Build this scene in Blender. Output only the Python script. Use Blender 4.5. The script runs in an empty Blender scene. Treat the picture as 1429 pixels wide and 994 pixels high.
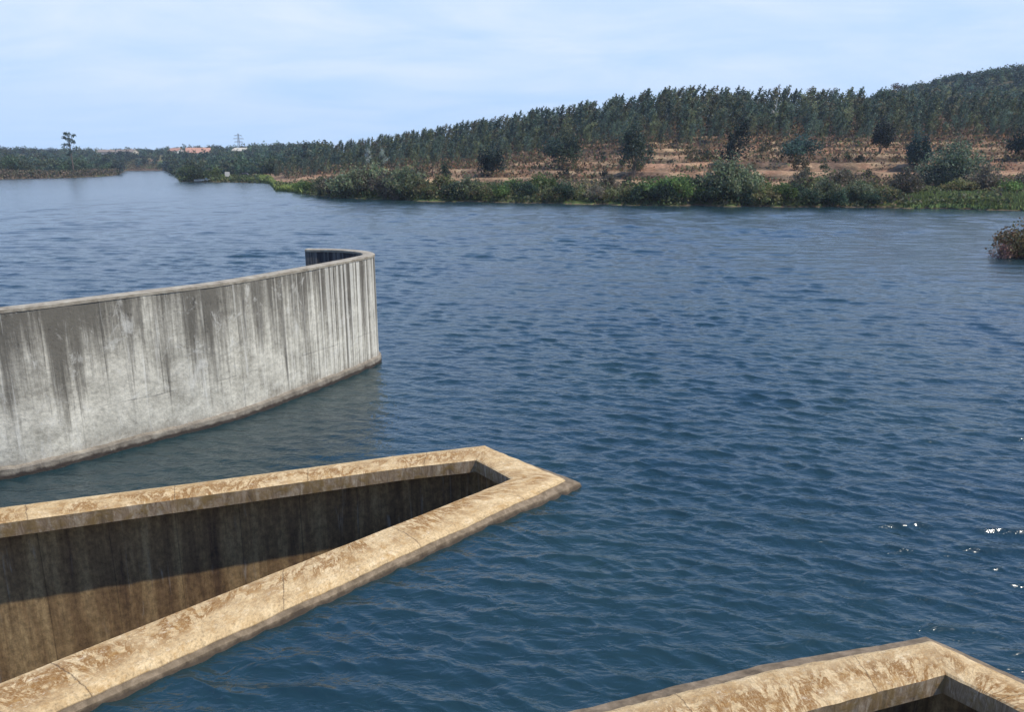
import bpy, math, random
import numpy as np
from mathutils import Vector

# ------------------------------------------------------------------ camera, light
scene = bpy.context.scene
COL = scene.collection
CAM_H = 6.5; HAZE = 0.00017
PITCH = math.atan(272/1080)
cam_data = bpy.data.cameras.new("camera")
cam = bpy.data.objects.new("camera", cam_data); COL.objects.link(cam)
cam.location = (0, 0, CAM_H)
cam.rotation_euler = (math.pi/2-PITCH, 0, 0)
cam_data.sensor_width = 36.0
cam_data.lens = 36.0*1080/1429
cam_data.clip_start = 0.1; cam_data.clip_end = 9000
scene.camera = cam

SUN_EL = math.radians(57); SUN_AZ = math.radians(-8)      # azimuth counted from +X
sdir = Vector((math.cos(SUN_EL)*math.cos(SUN_AZ), math.cos(SUN_EL)*math.sin(SUN_AZ), math.sin(SUN_EL)))
sun_d = bpy.data.lights.new("sun", 'SUN'); sun_d.energy = 5.0; sun_d.angle = math.radians(0.7)
sun_d.color = (1.0, 0.92, 0.79)
sun = bpy.data.objects.new("sun", sun_d); COL.objects.link(sun)
sun.rotation_euler = sdir.to_track_quat('Z', 'Y').to_euler()

world = bpy.data.worlds.new("World"); scene.world = world; world.use_nodes = True
wt = world.node_tree; wt.nodes.clear()
wo = wt.nodes.new('ShaderNodeOutputWorld'); bg = wt.nodes.new('ShaderNodeBackground')
sky = wt.nodes.new('ShaderNodeTexSky'); sky.sky_type = 'NISHITA'; sky.sun_disc = False
sky.sun_elevation = SUN_EL; sky.sun_rotation = math.radians(98)
sky.air_density = 1.0; sky.dust_density = 0.6; sky.ozone_density = 2.0
bg.inputs[1].default_value = 0.1

def nd(nt, t, **kw):
    n = nt.nodes.new(t)
    for k, v in kw.items(): setattr(n, k, v)
    return n
def setin(nt, sock, v):
    if v is None: return
    if isinstance(v, bpy.types.NodeSocket): nt.links.new(v, sock)
    else:
        if isinstance(v, tuple) and len(v) == 3 and len(sock.default_value) == 4: v = v+(1,)
        sock.default_value = v
def mth(nt, op, a, b=None, clamp=False):
    n = nd(nt, 'ShaderNodeMath', operation=op); n.use_clamp = clamp
    setin(nt, n.inputs[0], a); setin(nt, n.inputs[1], b); return n.outputs[0]
def mixc(nt, f, a, b, mode='MIX'):
    n = nd(nt, 'ShaderNodeMix', data_type='RGBA', blend_type=mode)
    setin(nt, n.inputs[0], f); setin(nt, n.inputs[6], a); setin(nt, n.inputs[7], b); return n.outputs[2]
def ramp(nt, f, stops, interp='LINEAR'):
    n = nd(nt, 'ShaderNodeValToRGB'); cr = n.color_ramp; cr.interpolation = interp
    while len(cr.elements) < len(stops): cr.elements.new(0.5)
    for e, (p, c) in zip(cr.elements, stops):
        e.position = p; e.color = (c, c, c, 1) if not isinstance(c, tuple) else c+(1,)
    nt.links.new(f, n.inputs[0]); return n.outputs[0]
def noise(nt, vec, scale, detail=4, rough=0.55, dist=0.0):
    n = nd(nt, 'ShaderNodeTexNoise'); nt.links.new(vec, n.inputs['Vector'])
    n.inputs['Scale'].default_value = scale; n.inputs['Detail'].default_value = detail
    n.inputs['Roughness'].default_value = rough; n.inputs['Distortion'].default_value = dist
    return n.outputs[0]
def scl(nt, vec, s, loc=(0, 0, 0), rot=(0, 0, 0)):
    n = nd(nt, 'ShaderNodeMapping'); nt.links.new(vec, n.inputs[0])
    n.inputs['Scale'].default_value = s; n.inputs['Location'].default_value = loc; n.inputs['Rotation'].default_value = rot
    return n.outputs[0]

# thin veil cloud in the sky, projected onto a high layer
tc = nd(wt, 'ShaderNodeTexCoord'); sep = nd(wt, 'ShaderNodeSeparateXYZ'); wt.links.new(tc.outputs['Generated'], sep.inputs[0])
zz = mth(wt, 'MAXIMUM', sep.outputs[2], 0.0)
den = mth(wt, 'ADD', zz, 0.16)
cmb = nd(wt, 'ShaderNodeCombineXYZ')
wt.links.new(mth(wt, 'DIVIDE', sep.outputs[0], den), cmb.inputs[0])
wt.links.new(mth(wt, 'DIVIDE', sep.outputs[1], den), cmb.inputs[1])
c1 = noise(wt, scl(wt, cmb.outputs[0], (0.75, 1.0, 1), (1.3, .4, 0), (0, 0, .5)), 1.1, 5, 0.55, 0.6)
c2 = noise(wt, scl(wt, cmb.outputs[0], (0.8, 1.3, 1), (4.3, 2.1, 0), (0, 0, -.35)), 1.7, 7, 0.55, 0.5)
cf = mth(wt, 'ADD', mth(wt, 'MULTIPLY', c1, 0.7), mth(wt, 'MULTIPLY', c2, 0.35))
cl = ramp(wt, cf, [(0.36, 0.0), (0.68, 1.0)])
blue = mixc(wt, 1.0, sky.outputs[0], (0.46, 0.84, 1.32), 'MULTIPLY')
low = ramp(wt, zz, [(0.0, 0.92), (0.35, 0.88), (0.65, 0.5), (0.95, 0.2)])
vcol = ramp(wt, zz, [(0.0, (0.44, 0.63, 0.92)), (0.19, (0.46, 0.64, 0.92)), (0.36, (0.27, 0.50, 1.0)), (0.65, (0.15, 0.38, 0.95))])
veil = mixc(wt, low, blue, mixc(wt, 1.0, vcol, (11.0, 11.0, 11.0), 'MULTIPLY'))
cmul = mth(wt, 'MULTIPLY', cl, mth(wt, 'MULTIPLY', ramp(wt, zz, [(0.0, 0.25), (0.12, 0.75), (0.2, 1.0), (0.36, 0.3), (0.9, 0.12)]), 0.8))
skyc = mixc(wt, cmul, veil, (8.3, 8.9, 10.4))
wt.links.new(skyc, bg.inputs[0]); wt.links.new(bg.outputs[0], wo.inputs[0])

vs = scene.view_settings
vs.view_transform = 'Standard'; vs.look = 'None'; vs.exposure = 0.14; vs.gamma = 1.0; vs.use_curve_mapping = False

# ------------------------------------------------------------------ object helpers
def tag(o, label=None, cat=None, group=None, kind=None):
    if label: o['label'] = label
    if cat: o['category'] = cat
    if group: o['group'] = group
    if kind: o['kind'] = kind
    return o
def link(o, parent=None):
    COL.objects.link(o)
    if parent is not None: o.parent = parent
    return o
def empty(name, loc=(0, 0, 0), rz=0.0):
    o = bpy.data.objects.new(name, None); COL.objects.link(o)
    o.location = loc; o.rotation_euler = (0, 0, rz); o.empty_display_size = 0.5
    return o
def np_mesh(name, V, F, mat, col=None, smooth=False, uv=None):
    """V (n,3); F (m,k) with k = 3 or 4; col per-face rgb; uv per-vertex"""
    V = np.asarray(V, np.float32); F = np.asarray(F, np.int32)
    me = bpy.data.meshes.new(name); n, (m, k) = len(V), F.shape
    me.vertices.add(n); me.vertices.foreach_set('co', V.ravel())
    me.loops.add(m*k); me.loops.foreach_set('vertex_index', F.ravel())
    me.polygons.add(m); me.polygons.foreach_set('loop_start', np.arange(0, m*k, k, dtype=np.int32))
    me.polygons.foreach_set('loop_total', np.full(m, k, np.int32))
    me.polygons.foreach_set('use_smooth', np.full(m, smooth, bool))
    me.update(calc_edges=True)
    if col is not None:
        c = np.ones((m, k, 4), np.float32); c[:, :, :3] = np.asarray(col, np.float32).reshape(m, 1, 3)
        a = me.color_attributes.new('Col', 'FLOAT_COLOR', 'CORNER'); a.data.foreach_set('color', c.ravel())
    if uv is not None:
        l = me.uv_layers.new(name='UVMap'); l.data.foreach_set('uv', np.asarray(uv, np.float32)[F.ravel()].ravel())
    if mat: me.materials.append(mat)
    return me
def obj(name, me, parent=None):
    return link(bpy.data.objects.new(name, me), parent)
def new_mat(name):
    m = bpy.data.materials.new(name); m.use_nodes = True; nt = m.node_tree; nt.nodes.clear()
    o = nd(nt, 'ShaderNodeOutputMaterial'); b = nd(nt, 'ShaderNodeBsdfPrincipled')
    nt.links.new(b.outputs[0], o.inputs[0]); b.inputs['Specular IOR Level'].default_value = 0.3
    return m, nt, b
def bump(nt, h, strength, dist, prev=None):
    n = nd(nt, 'ShaderNodeBump'); nt.links.new(h, n.inputs['Height'])
    n.inputs['Strength'].default_value = strength; n.inputs['Distance'].default_value = dist
    if prev is not None: nt.links.new(prev, n.inputs['Normal'])
    return n.outputs[0]
# ------------------------------------------------------------------ terrain
def vnoise2(x, y, seed=0):
    """smooth value noise, numpy, about -1..1"""
    xi = np.floor(x); yi = np.floor(y); xf = x-xi; yf = y-yi
    def hsh(a, b):
        v = np.sin(a*127.1+b*311.7+seed*74.7)*43758.5453
        return (v-np.floor(v))*2-1
    u = xf*xf*(3-2*xf); v = yf*yf*(3-2*yf)
    return ((hsh(xi, yi)*(1-u)+hsh(xi+1, yi)*u)*(1-v)
            + (hsh(xi, yi+1)*(1-u)+hsh(xi+1, yi+1)*u)*v)

AZ = [-180, -60, -45, -33, -29, -27.2, -26.3, -25.9, -23.6, -23.2, -22.7, -19.6, -17.4, -17.0, -16.6, -15.3, -14.6, -12.5, -5.9, 2, 9.6, 17, 23.9, 33, 45, 60, 180]
RS = [300, 300, 330, 353, 369, 400, 437, 640, 640, 480, 280, 271, 255, 250, 186, 178, 165, 148, 132, 126, 120, 121, 124, 127, 118, 110, 300]
# ridge distance and height of the ground there
AR = [-180, -45, -33, -27, -22, -17, -14, -12, -7.9, -4.9, -0.8, 4.5, 9.8, 14.8, 19.6, 24.2, 27, 33, 45, 180]
RR = [700, 700, 900, 1000, 900, 800, 560, 380, 310, 300, 285, 275, 265, 262, 262, 262, 262, 262, 270, 600]
HR = [10, 12, 13, 14, 15, 16, 13, 9.2, 10.0, 11.4, 14.2, 16.8, 19.6, 20, 19.2, 18.2, 17.6, 17, 16, 12]

def land_s(x, y):
    """metres inland from the waterline (negative = lake)"""
    az = np.degrees(np.arctan2(x, y)); r = np.hypot(x, y)
    rs = np.interp(az, AZ, RS)
    s = r-rs
    s = s-(2.2*vnoise2(az*0.9, az*0+3.3)+1.0*vnoise2(az*3.1, az*0+9.1))*np.clip(1-np.abs(s)/14, 0, 1)
    # small point of land with a bush close by on the right
    q = 4.2-np.hypot((x-43.8)/2.0, (y-55.0)/1.0)
    return np.maximum(s, q)

def ground_z(x, y):
    x = np.asarray(x, float); y = np.asarray(y, float)
    az = np.degrees(np.arctan2(x, y)); r = np.hypot(x, y)
    s = land_s(x, y)
    rr = np.interp(az, AR, RR); hr = np.interp(az, AR, HR); rs = np.interp(az, AZ, RS)
    near = r < 90
    L = np.maximum(rr-rs, 30)
    rsh = np.interp(az, [-45, -33, -27, -21, -17.5, -16, -14.6], [330, 353, 420, 330, 262, 200, 165])
    rsh = np.where(az > -14.6, rs, rsh)
    t = np.clip((r-rsh)/np.maximum(rr-rsh, 30), 0, 1)
    main = hr*(0.45*t+0.55*t*t*(3-2*t))*np.where(az < -14.6, np.clip(s/40, 0, 1), 1)
    z = main+0.5*np.clip(s/4, 0, 1)
    # beyond the ridge: slow fall
    b = np.clip((r-rr)/250, 0, 1); z = z-hr*0.35*b*b*(3-2*b)
    # the higher hill behind on the right
    z = z+62*np.exp(-(((r-560)/150)**2))*np.interp(az, [14, 20, 24, 28, 33, 40, 60, 90], [0, .2, .48, .64, .74, .85, .6, 0])
    # rolling ground
    z = z+np.clip(s/25, 0, 1)*(0.8*vnoise2(x/23, y/23, 1)+0.35*vnoise2(x/7, y/7, 2))
    # terraces on the bare slope of the near hill
    w = np.clip((s-10)/12, 0, 1)*np.clip((105-s)/20, 0, 1)*np.clip((az+12)/6, 0, 1)
    st = 1.55; zz = z+0.25*vnoise2(x/15, y/15, 5); k = np.floor(zz/st); f = zz/st-k
    ter = (k+np.clip((f-0.66)/0.34, 0, 1))*st
    z = z*(1-w*0.95)+(ter-0.25*vnoise2(x/15, y/15, 5))*w*0.95
    z = np.where(near, np.clip(s*0.25, 0, 0.5), z)
    return np.where(s > 0, z, np.maximum(-7.5, s*0.22-0.1))
# ------------------------------------------------------------------ end terrain
# ------------------------------------------------------------------ materials
def mat_plain(name, color, rough=0.7, metal=0.0, var=0.15, scale=3.0):
    m, nt, b = new_mat(name); t = nd(nt, 'ShaderNodeTexCoord')
    n = noise(nt, t.outputs['Object'], scale, 4)
    f = ramp(nt, n, [(0.3, 1-var), (0.7, 1+var*0.6)])
    nt.links.new(mixc(nt, 1.0, color, f, 'MULTIPLY'), b.inputs['Base Color'])
    b.inputs['Roughness'].default_value = rough; b.inputs['Metallic'].default_value = metal
    return m

def mat_foliage():
    m, nt, b = new_mat('foliage')
    a = nd(nt, 'ShaderNodeVertexColor'); a.layer_name = 'Col'
    oi = nd(nt, 'ShaderNodeObjectInfo')
    v = ramp(nt, oi.outputs['Random'], [(0, 0.65), (1, 1.45)])
    c = mixc(nt, 1.0, a.outputs[0], v, 'MULTIPLY')
    nt.links.new(c, b.inputs['Base Color']); b.inputs['Roughness'].default_value = 0.6
    b.inputs['Specular IOR Level'].default_value = 0.25
    tr = nd(nt, 'ShaderNodeBsdfTranslucent'); nt.links.new(c, tr.inputs[0])
    mx = nd(nt, 'ShaderNodeMixShader'); mx.inputs[0].default_value = 0.42
    nt.links.new(b.outputs[0], mx.inputs[1]); nt.links.new(tr.outputs[0], mx.inputs[2])
    nt.links.new(mx.outputs[0], nt.nodes['Material Output'].inputs[0])
    return m

def mat_ground():
    m, nt, b = new_mat('ground')
    a = nd(nt, 'ShaderNodeVertexColor'); a.layer_name = 'Col'
    t = nd(nt, 'ShaderNodeTexCoord'); P = t.outputs['Object']
    n1 = noise(nt, P, 0.25, 6, 0.65); n2 = noise(nt, scl(nt, P, (1, 1, 3)), 1.6, 5, 0.7)
    f1 = ramp(nt, n1, [(0.3, 0.6), (0.7, 1.45)]); f2 = ramp(nt, n2, [(0.3, 0.55), (0.7, 1.5)])
    c = mixc(nt, 1.0, a.outputs[0], f1, 'MULTIPLY'); c = mixc(nt, 1.0, c, f2, 'MULTIPLY')
    nt.links.new(c, b.inputs['Base Color']); b.inputs['Roughness'].default_value = 0.95
    b.inputs['Specular IOR Level'].default_value = 0.05
    nt.links.new(bump(nt, n2, 0.7, 0.3), b.inputs['Normal'])
    return m

def mat_curved_wall():
    m, nt, b = new_mat('weathered_grey_concrete')
    uv = nd(nt, 'ShaderNodeUVMap').outputs[0]
    s = nd(nt, 'ShaderNodeSeparateXYZ'); nt.links.new(uv, s.inputs[0]); u, v = s.outputs[0], s.outputs[1]
    blot = noise(nt, uv, 1.4, 7, 0.66, 0.3)
    base = ramp(nt, blot, [(0.28, (0.25, 0.235, 0.19)), (0.46, (0.43, 0.41, 0.34)), (0.62, (0.57, 0.545, 0.455)), (0.8, (0.68, 0.65, 0.55))])
    mot = noise(nt, uv, 9.0, 6, 0.8)
    base = mixc(nt, 1.0, base, ramp(nt, mot, [(0.32, 0.62), (0.5, 1.0), (0.68, 1.25)]), 'MULTIPLY')
    # dark grime running down from the top, in drips of uneven length
    st1 = noise(nt, scl(nt, uv, (2.6, 0.16, 1)), 1.0, 6, 0.7, 0.15)
    st2 = noise(nt, scl(nt, uv, (9.0, 0.22, 1), (3, 1, 0)), 1.0, 4, 0.65, 0.25)
    stl = noise(nt, scl(nt, uv, (0.55, 0.1, 1), (5, 5, 0)), 1.0, 3, 0.6)
    reach = mth(nt, 'ADD', mth(nt, 'MULTIPLY', st1, 2.6), mth(nt, 'ADD', mth(nt, 'MULTIPLY', st2, 1.4), mth(nt, 'MULTIPLY', stl, 2.0)))   # about 3.0
    hgt = mth(nt, 'ADD', mth(nt, 'MULTIPLY', v, 0.2857), mth(nt, 'MULTIPLY', mth(nt, 'SUBTRACT', reach, 3.0), 0.72))
    top = ramp(nt, hgt, [(0.42, 0.0), (0.62, 0.42), (0.90, 0.85), (1.0, 0.92)])
    c = mixc(nt, top, base, (0.10, 0.092, 0.075))
    spots = ramp(nt, noise(nt, scl(nt, uv, (5, 3, 1)), 1.0, 7, 0.8), [(0.56, 0.0), (0.66, 1.0)])
    c = mixc(nt, mth(nt, 'MULTIPLY', mth(nt, 'MULTIPLY', spots, top), 0.8), c, (0.035, 0.032, 0.028))
    # narrow dark runs down the whole height
    thin = ramp(nt, st2, [(0.56, 0.0), (0.68, 1.0)]); tsel = ramp(nt, noise(nt, scl(nt, uv, (1.2, 0.35, 1), (8, 3, 0)), 1.0, 4), [(0.45, 0), (0.62, 1)])
    c = mixc(nt, mth(nt, 'MULTIPLY', mth(nt, 'MULTIPLY', thin, tsel), 0.75), c, (0.07, 0.065, 0.055))
    # pale lime runs and patches
    lr = ramp(nt, noise(nt, scl(nt, uv, (6.0, 0.3, 1), (11, 4, 0)), 1.0, 5, 0.7, 0.5), [(0.58, 0.0), (0.68, 1.0)])
    lp = ramp(nt, noise(nt, scl(nt, uv, (1.5, 1.1, 1), (2, 9, 0)), 1.2, 6, 0.75, 0.8), [(0.56, 0.0), (0.66, 1.0)])
    c = mixc(nt, mth(nt, 'MULTIPLY', mth(nt, 'MAXIMUM', lr, lp), 0.55), c, (0.62, 0.61, 0.55))
    # ribs near the rounded end: grazing light and shade painted in as streaks
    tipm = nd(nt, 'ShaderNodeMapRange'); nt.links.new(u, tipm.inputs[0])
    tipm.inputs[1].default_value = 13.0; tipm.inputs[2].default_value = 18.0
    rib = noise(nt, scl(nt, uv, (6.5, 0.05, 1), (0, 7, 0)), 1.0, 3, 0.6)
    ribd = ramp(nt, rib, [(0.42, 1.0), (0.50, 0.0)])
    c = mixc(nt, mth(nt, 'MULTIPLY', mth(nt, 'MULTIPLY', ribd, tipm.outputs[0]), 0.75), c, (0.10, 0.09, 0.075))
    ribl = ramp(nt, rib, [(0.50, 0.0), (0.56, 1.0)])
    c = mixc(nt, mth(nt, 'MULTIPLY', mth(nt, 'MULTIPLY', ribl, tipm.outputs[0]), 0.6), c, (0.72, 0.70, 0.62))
    # pour joint about a metre up, with ragged lime along it
    wob = mth(nt, 'MULTIPLY', mth(nt, 'SUBTRACT', noise(nt, scl(nt, uv, (0.8, 0, 1)), 1.0, 3), 0.5), 0.16)
    dj = mth(nt, 'ABSOLUTE', mth(nt, 'SUBTRACT', mth(nt, 'ADD', v, wob), 1.12))
    jl = ramp(nt, dj, [(0.0, 1.0), (0.03, 0.0)])
    jsel = ramp(nt, noise(nt, scl(nt, uv, (1.1, 0.7, 1), (6, 6, 0)), 1.0, 4), [(0.47, 0.0), (0.62, 0.8)])
    c = mixc(nt, mth(nt, 'MULTIPLY', mth(nt, 'MULTIPLY', jl, jsel), 0.55), c, (0.12, 0.11, 0.095))
    # rising damp above the ledge
    damp = ramp(nt, mth(nt, 'ADD', v, mth(nt, 'MULTIPLY', blot, 0.5)), [(0.42, 1.0), (0.72, 0.0)])
    c = mixc(nt, mth(nt, 'MULTIPLY', damp, 0.5), c, (0.22, 0.19, 0.15))
    ins = ramp(nt, mth(nt, 'DIVIDE', u, 100.0), [(0.38, 0.0), (0.385, 0.8)])      # shade on the inner side, painted in as near-black
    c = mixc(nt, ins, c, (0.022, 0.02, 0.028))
    nt.links.new(c, b.inputs['Base Color']); b.inputs['Roughness'].default_value = 0.88
    fine = noise(nt, uv, 14, 6, 0.7)
    n = bump(nt, fine, 0.5, 0.02)
    n = bump(nt, mth(nt, 'MULTIPLY', rib, tipm.outputs[0]), 0.9, 0.11, n)
    n = bump(nt, blot, 0.5, 0.05, n)
    n = bump(nt, mth(nt, 'MULTIPLY', jl, jsel), 0.35, -0.02, n)
    nt.links.new(n, b.inputs['Normal'])
    return m

def mat_ledge():
    m, nt, b = new_mat('stained_ledge_concrete')
    uv = nd(nt, 'ShaderNodeUVMap').outputs[0]
    s = nd(nt, 'ShaderNodeSeparateXYZ'); nt.links.new(uv, s.inputs[0])
    n1 = noise(nt, uv, 3.0, 7, 0.7, 0.4)
    c = ramp(nt, n1, [(0.3, (0.10, 0.085, 0.065)), (0.5, (0.19, 0.165, 0.13)), (0.7, (0.30, 0.27, 0.215))])
    wet = ramp(nt, mth(nt, 'ADD', s.outputs[1], mth(nt, 'MULTIPLY', n1, 0.16)), [(0.15, 1.0), (0.20, 0.0)])
    c = mixc(nt, mth(nt, 'MULTIPLY', wet, 0.92), c, (0.03, 0.022, 0.018))
    nt.links.new(c, b.inputs['Base Color']); b.inputs['Roughness'].default_value = 0.8
    nt.links.new(bump(nt, n1, 0.8, 0.06), b.inputs['Normal'])
    return m

def mat_coping():
    m, nt, b = new_mat('coping_concrete'); uv = nd(nt, 'ShaderNodeUVMap').outputs[0]
    n1 = noise(nt, uv, 3.5, 7, 0.75, 0.3)
    c = ramp(nt, n1, [(0.3, (0.10, 0.085, 0.065)), (0.45, (0.25, 0.22, 0.17)), (0.65, (0.38, 0.35, 0.28))])
    nt.links.new(c, b.inputs['Base Color']); b.inputs['Roughness'].default_value = 0.9
    nt.links.new(bump(nt, n1, 0.6, 0.03), b.inputs['Normal'])
    return m

def mat_crest():
    """sunbleached crest with ochre lichen and algae runs; UV: u along, v = metres across the profile"""
    m, nt, b = new_mat('lichened_crest_concrete'); uv = nd(nt, 'ShaderNodeUVMap').outputs[0]
    s = nd(nt, 'ShaderNodeSeparateXYZ'); nt.links.new(uv, s.inputs[0]); v = s.outputs[1]
    n1 = noise(nt, uv, 1.8, 8, 0.75, 0.0); n2 = noise(nt, uv, 22, 6, 0.8)
    c = ramp(nt, n1, [(0.28, (0.30, 0.20, 0.10)), (0.5, (0.49, 0.36, 0.195)), (0.72, (0.66, 0.53, 0.33))])
    speck = ramp(nt, n2, [(0.34, 0.50), (0.5, 1.0), (0.70, 1.25)])
    c = mixc(nt, 1.0, c, speck, 'MULTIPLY')
    # slanting squiggly ochre growth, in patches
    q = scl(nt, uv, (3.4, 1.5, 1), (0, 0, 0), (0, 0, 0.75))
    sq = noise(nt, q, 1.0, 8, 0.75, 0.45)
    line = ramp(nt, mth(nt, 'ABSOLUTE', mth(nt, 'SUBTRACT', sq, 0.5)), [(0.0, 1.0), (0.030, 0.85), (0.065, 0.0)])
    pat = ramp(nt, noise(nt, scl(nt, uv, (0.9, 1.2, 1), (4, 4, 0)), 1.0, 4, 0.65), [(0.40, 0.0), (0.54, 1.0)])
    acr = nd(nt, 'ShaderNodeMapRange'); nt.links.new(mth(nt, 'ABSOLUTE', mth(nt, 'SUBTRACT', v, 0.62)), acr.inputs[0])
    acr.inputs[1].default_value = 0.55; acr.inputs[2].default_value = 0.22; acr.inputs[3].default_value = 0.0; acr.inputs[4].default_value = 1.0
    grit = ramp(nt, n2, [(0.38, 0.25), (0.52, 1.0)])
    lf = mth(nt, 'MULTIPLY', mth(nt, 'MULTIPLY', mth(nt, 'MULTIPLY', line, pat), acr.outputs[0]), grit)
    c = mixc(nt, mth(nt, 'MULTIPLY', lf, 1.0), c, (0.19, 0.088, 0.02))
    op = ramp(nt, noise(nt, scl(nt, uv, (2.2, 3.0, 1), (9, 1, 0)), 1.4, 8, 0.8, 0.15), [(0.52, 0.0), (0.64, 1.0)])
    c = mixc(nt, mth(nt, 'MULTIPLY', op, 0.75), c, (0.34, 0.20, 0.07))
    wp = ramp(nt, noise(nt, scl(nt, uv, (1.8, 2.6, 1), (1, 6, 0)), 2.0, 8, 0.85, 0.1), [(0.57, 0.0), (0.66, 1.0)])
    c = mixc(nt, mth(nt, 'MULTIPLY', wp, 0.5), c, (0.78, 0.70, 0.54))
    nt.links.new(c, b.inputs['Base Color']); b.inputs['Roughness'].default_value = 0.93
    wv = mth(nt, 'ADD', mth(nt, 'DIVIDE', s.outputs[0], 2.6), mth(nt, 'MULTIPLY', noise(nt, uv, 3.0, 5, 0.7), 0.05))
    crk = ramp(nt, mth(nt, 'ABSOLUTE', mth(nt, 'SUBTRACT', mth(nt, 'FRACT', wv), 0.5)), [(0.0, 0.8), (0.0045, 0.0)])
    c = mixc(nt, crk, c, (0.06, 0.04, 0.025)); nt.links.new(c, b.inputs['Base Color'])
    n = bump(nt, n2, 0.7, 0.016); n = bump(nt, n1, 0.6, 0.05, n)
    nt.links.new(n, b.inputs['Normal'])
    return m

def mat_capface():
    m, nt, b = new_mat('algae_stained_cap_face'); uv = nd(nt, 'ShaderNodeUVMap').outputs[0]
    st = noise(nt, scl(nt, uv, (7, 2.0, 1)), 1.0, 6, 0.75, 0.8); n1 = noise(nt, uv, 2.6, 6, 0.75, .5)
    c = ramp(nt, st, [(0.3, (0.10, 0.065, 0.035)), (0.48, (0.27, 0.19, 0.115)), (0.62, (0.40, 0.32, 0.22)), (0.75, (0.55, 0.47, 0.36))])
    g = ramp(nt, n1, [(0.45, 0.0), (0.6, 0.8)])
    c = mixc(nt, g, c, (0.20, 0.125, 0.04))
    nt.links.new(c, b.inputs['Base Color']); b.inputs['Roughness'].default_value = 0.85
    nt.links.new(bump(nt, n1, 0.5, 0.03), b.inputs['Normal'])
    return m

def mat_innerwall():
    m, nt, b = new_mat('dark_slimy_inner_wall'); uv = nd(nt, 'ShaderNodeUVMap').outputs[0]
    st = noise(nt, scl(nt, uv, (2.4, 0.18, 1)), 1.0, 6, 0.7, 0.3)
    st2 = noise(nt, scl(nt, uv, (7, 0.5, 1), (5, 2, 0)), 1.0, 5, 0.7, 0.5)
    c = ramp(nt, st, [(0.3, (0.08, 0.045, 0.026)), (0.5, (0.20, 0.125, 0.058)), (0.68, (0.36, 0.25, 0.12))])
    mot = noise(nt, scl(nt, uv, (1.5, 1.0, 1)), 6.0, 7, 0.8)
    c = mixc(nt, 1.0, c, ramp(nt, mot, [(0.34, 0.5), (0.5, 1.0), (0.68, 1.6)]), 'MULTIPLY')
    s_ = nd(nt, 'ShaderNodeSeparateXYZ'); nt.links.new(uv, s_.inputs[0])
    fr = mth(nt, 'FRACT', mth(nt, 'DIVIDE', s_.outputs[0], 1.22))
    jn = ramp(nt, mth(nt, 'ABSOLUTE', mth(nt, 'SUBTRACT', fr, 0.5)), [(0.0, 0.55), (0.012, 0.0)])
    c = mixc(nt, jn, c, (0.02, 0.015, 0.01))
    pale = mth(nt, 'MULTIPLY', ramp(nt, st2, [(0.58, 0.0), (0.74, 1.0)]), ramp(nt, noise(nt, scl(nt, uv, (0.6, 0.6, 1), (7, 7, 0)), 1.0, 3), [(0.42, 0), (0.55, 1)]))
    c = mixc(nt, mth(nt, 'MULTIPLY', pale, 0.7), c, (0.40, 0.36, 0.30))
    nt.links.new(c, b.inputs['Base Color']); b.inputs['Roughness'].default_value = 0.7
    nt.links.new(bump(nt, st2, 0.4, 0.02), b.inputs['Normal'])
    return m

def mat_toe():
    m, nt, b = new_mat('wet_waterline_concrete')
    t = nd(nt, 'ShaderNodeTexCoord'); P = t.outputs['Object']
    s = nd(nt, 'ShaderNodeSeparateXYZ'); nt.links.new(P, s.inputs[0])
    n1 = noise(nt, P, 5.0, 7, 0.7, 0.3)
    c = ramp(nt, n1, [(0.3, (0.07, 0.05, 0.03)), (0.5, (0.16, 0.12, 0.075)), (0.7, (0.28, 0.215, 0.145))])
    wet = ramp(nt, mth(nt, 'ADD', s.outputs[2], mth(nt, 'MULTIPLY', n1, 0.1)), [(0.08, 1.0), (0.13, 0.0)])
    c = mixc(nt, mth(nt, 'MULTIPLY', wet, 0.75), c, (0.05, 0.037, 0.028))
    nt.links.new(c, b.inputs['Base Color']); b.inputs['Roughness'].default_value = 0.75
    nt.links.new(bump(nt, noise(nt, P, 14, 6, .8), 0.7, 0.02), b.inputs['Normal'])
    return m

def mat_water():
    m, nt, b = new_mat('lake_water')
    t = nd(nt, 'ShaderNodeTexCoord'); P = t.outputs['Object']
    b.inputs['Base Color'].default_value = (0.006, 0.022, 0.024, 1)
    turb = noise(nt, P, 0.12, 3)
    nt.links.new(mixc(nt, ramp(nt, turb, [(0.35, 0.0), (0.65, 1.0)]), (0.008, 0.026, 0.036), (0.011, 0.031, 0.034)), b.inputs['Base Color'])
    b.inputs['Roughness'].default_value = 0.15; b.inputs['IOR'].default_value = 1.52
    b.inputs['Specular IOR Level'].default_value = 0.5
    r1 = noise(nt, scl(nt, P, (0.55, 1.0, 1), (0, 0, 0), (0, 0, 0.3)), 3.4, 3, 0.6, 0.5)
    r1 = mth(nt, 'SUBTRACT', 1.0, mth(nt, 'MULTIPLY', mth(nt, 'ABSOLUTE', mth(nt, 'SUBTRACT', r1, 0.5)), 3.0))
    r2 = noise(nt, scl(nt, P, (0.6, 1.0, 1), (4, 0, 0), (0, 0, -0.3)), 9.0, 3, 0.6)
    # long-range chop, only bump, for distances where the modelled waves are too fine
    r3 = noise(nt, scl(nt, P, (0.35, 1.1, 1), (9, 0, 0), (0, 0, 0.08)), 1.3, 4, 0.65)
    n = bump(nt, r3, 0.2, 0.2); n = bump(nt, r1, 0.8, 0.022, n); n = bump(nt, r2, 0.4, 0.012, n)
    nt.links.new(n, b.inputs['Normal'])
    return m

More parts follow.
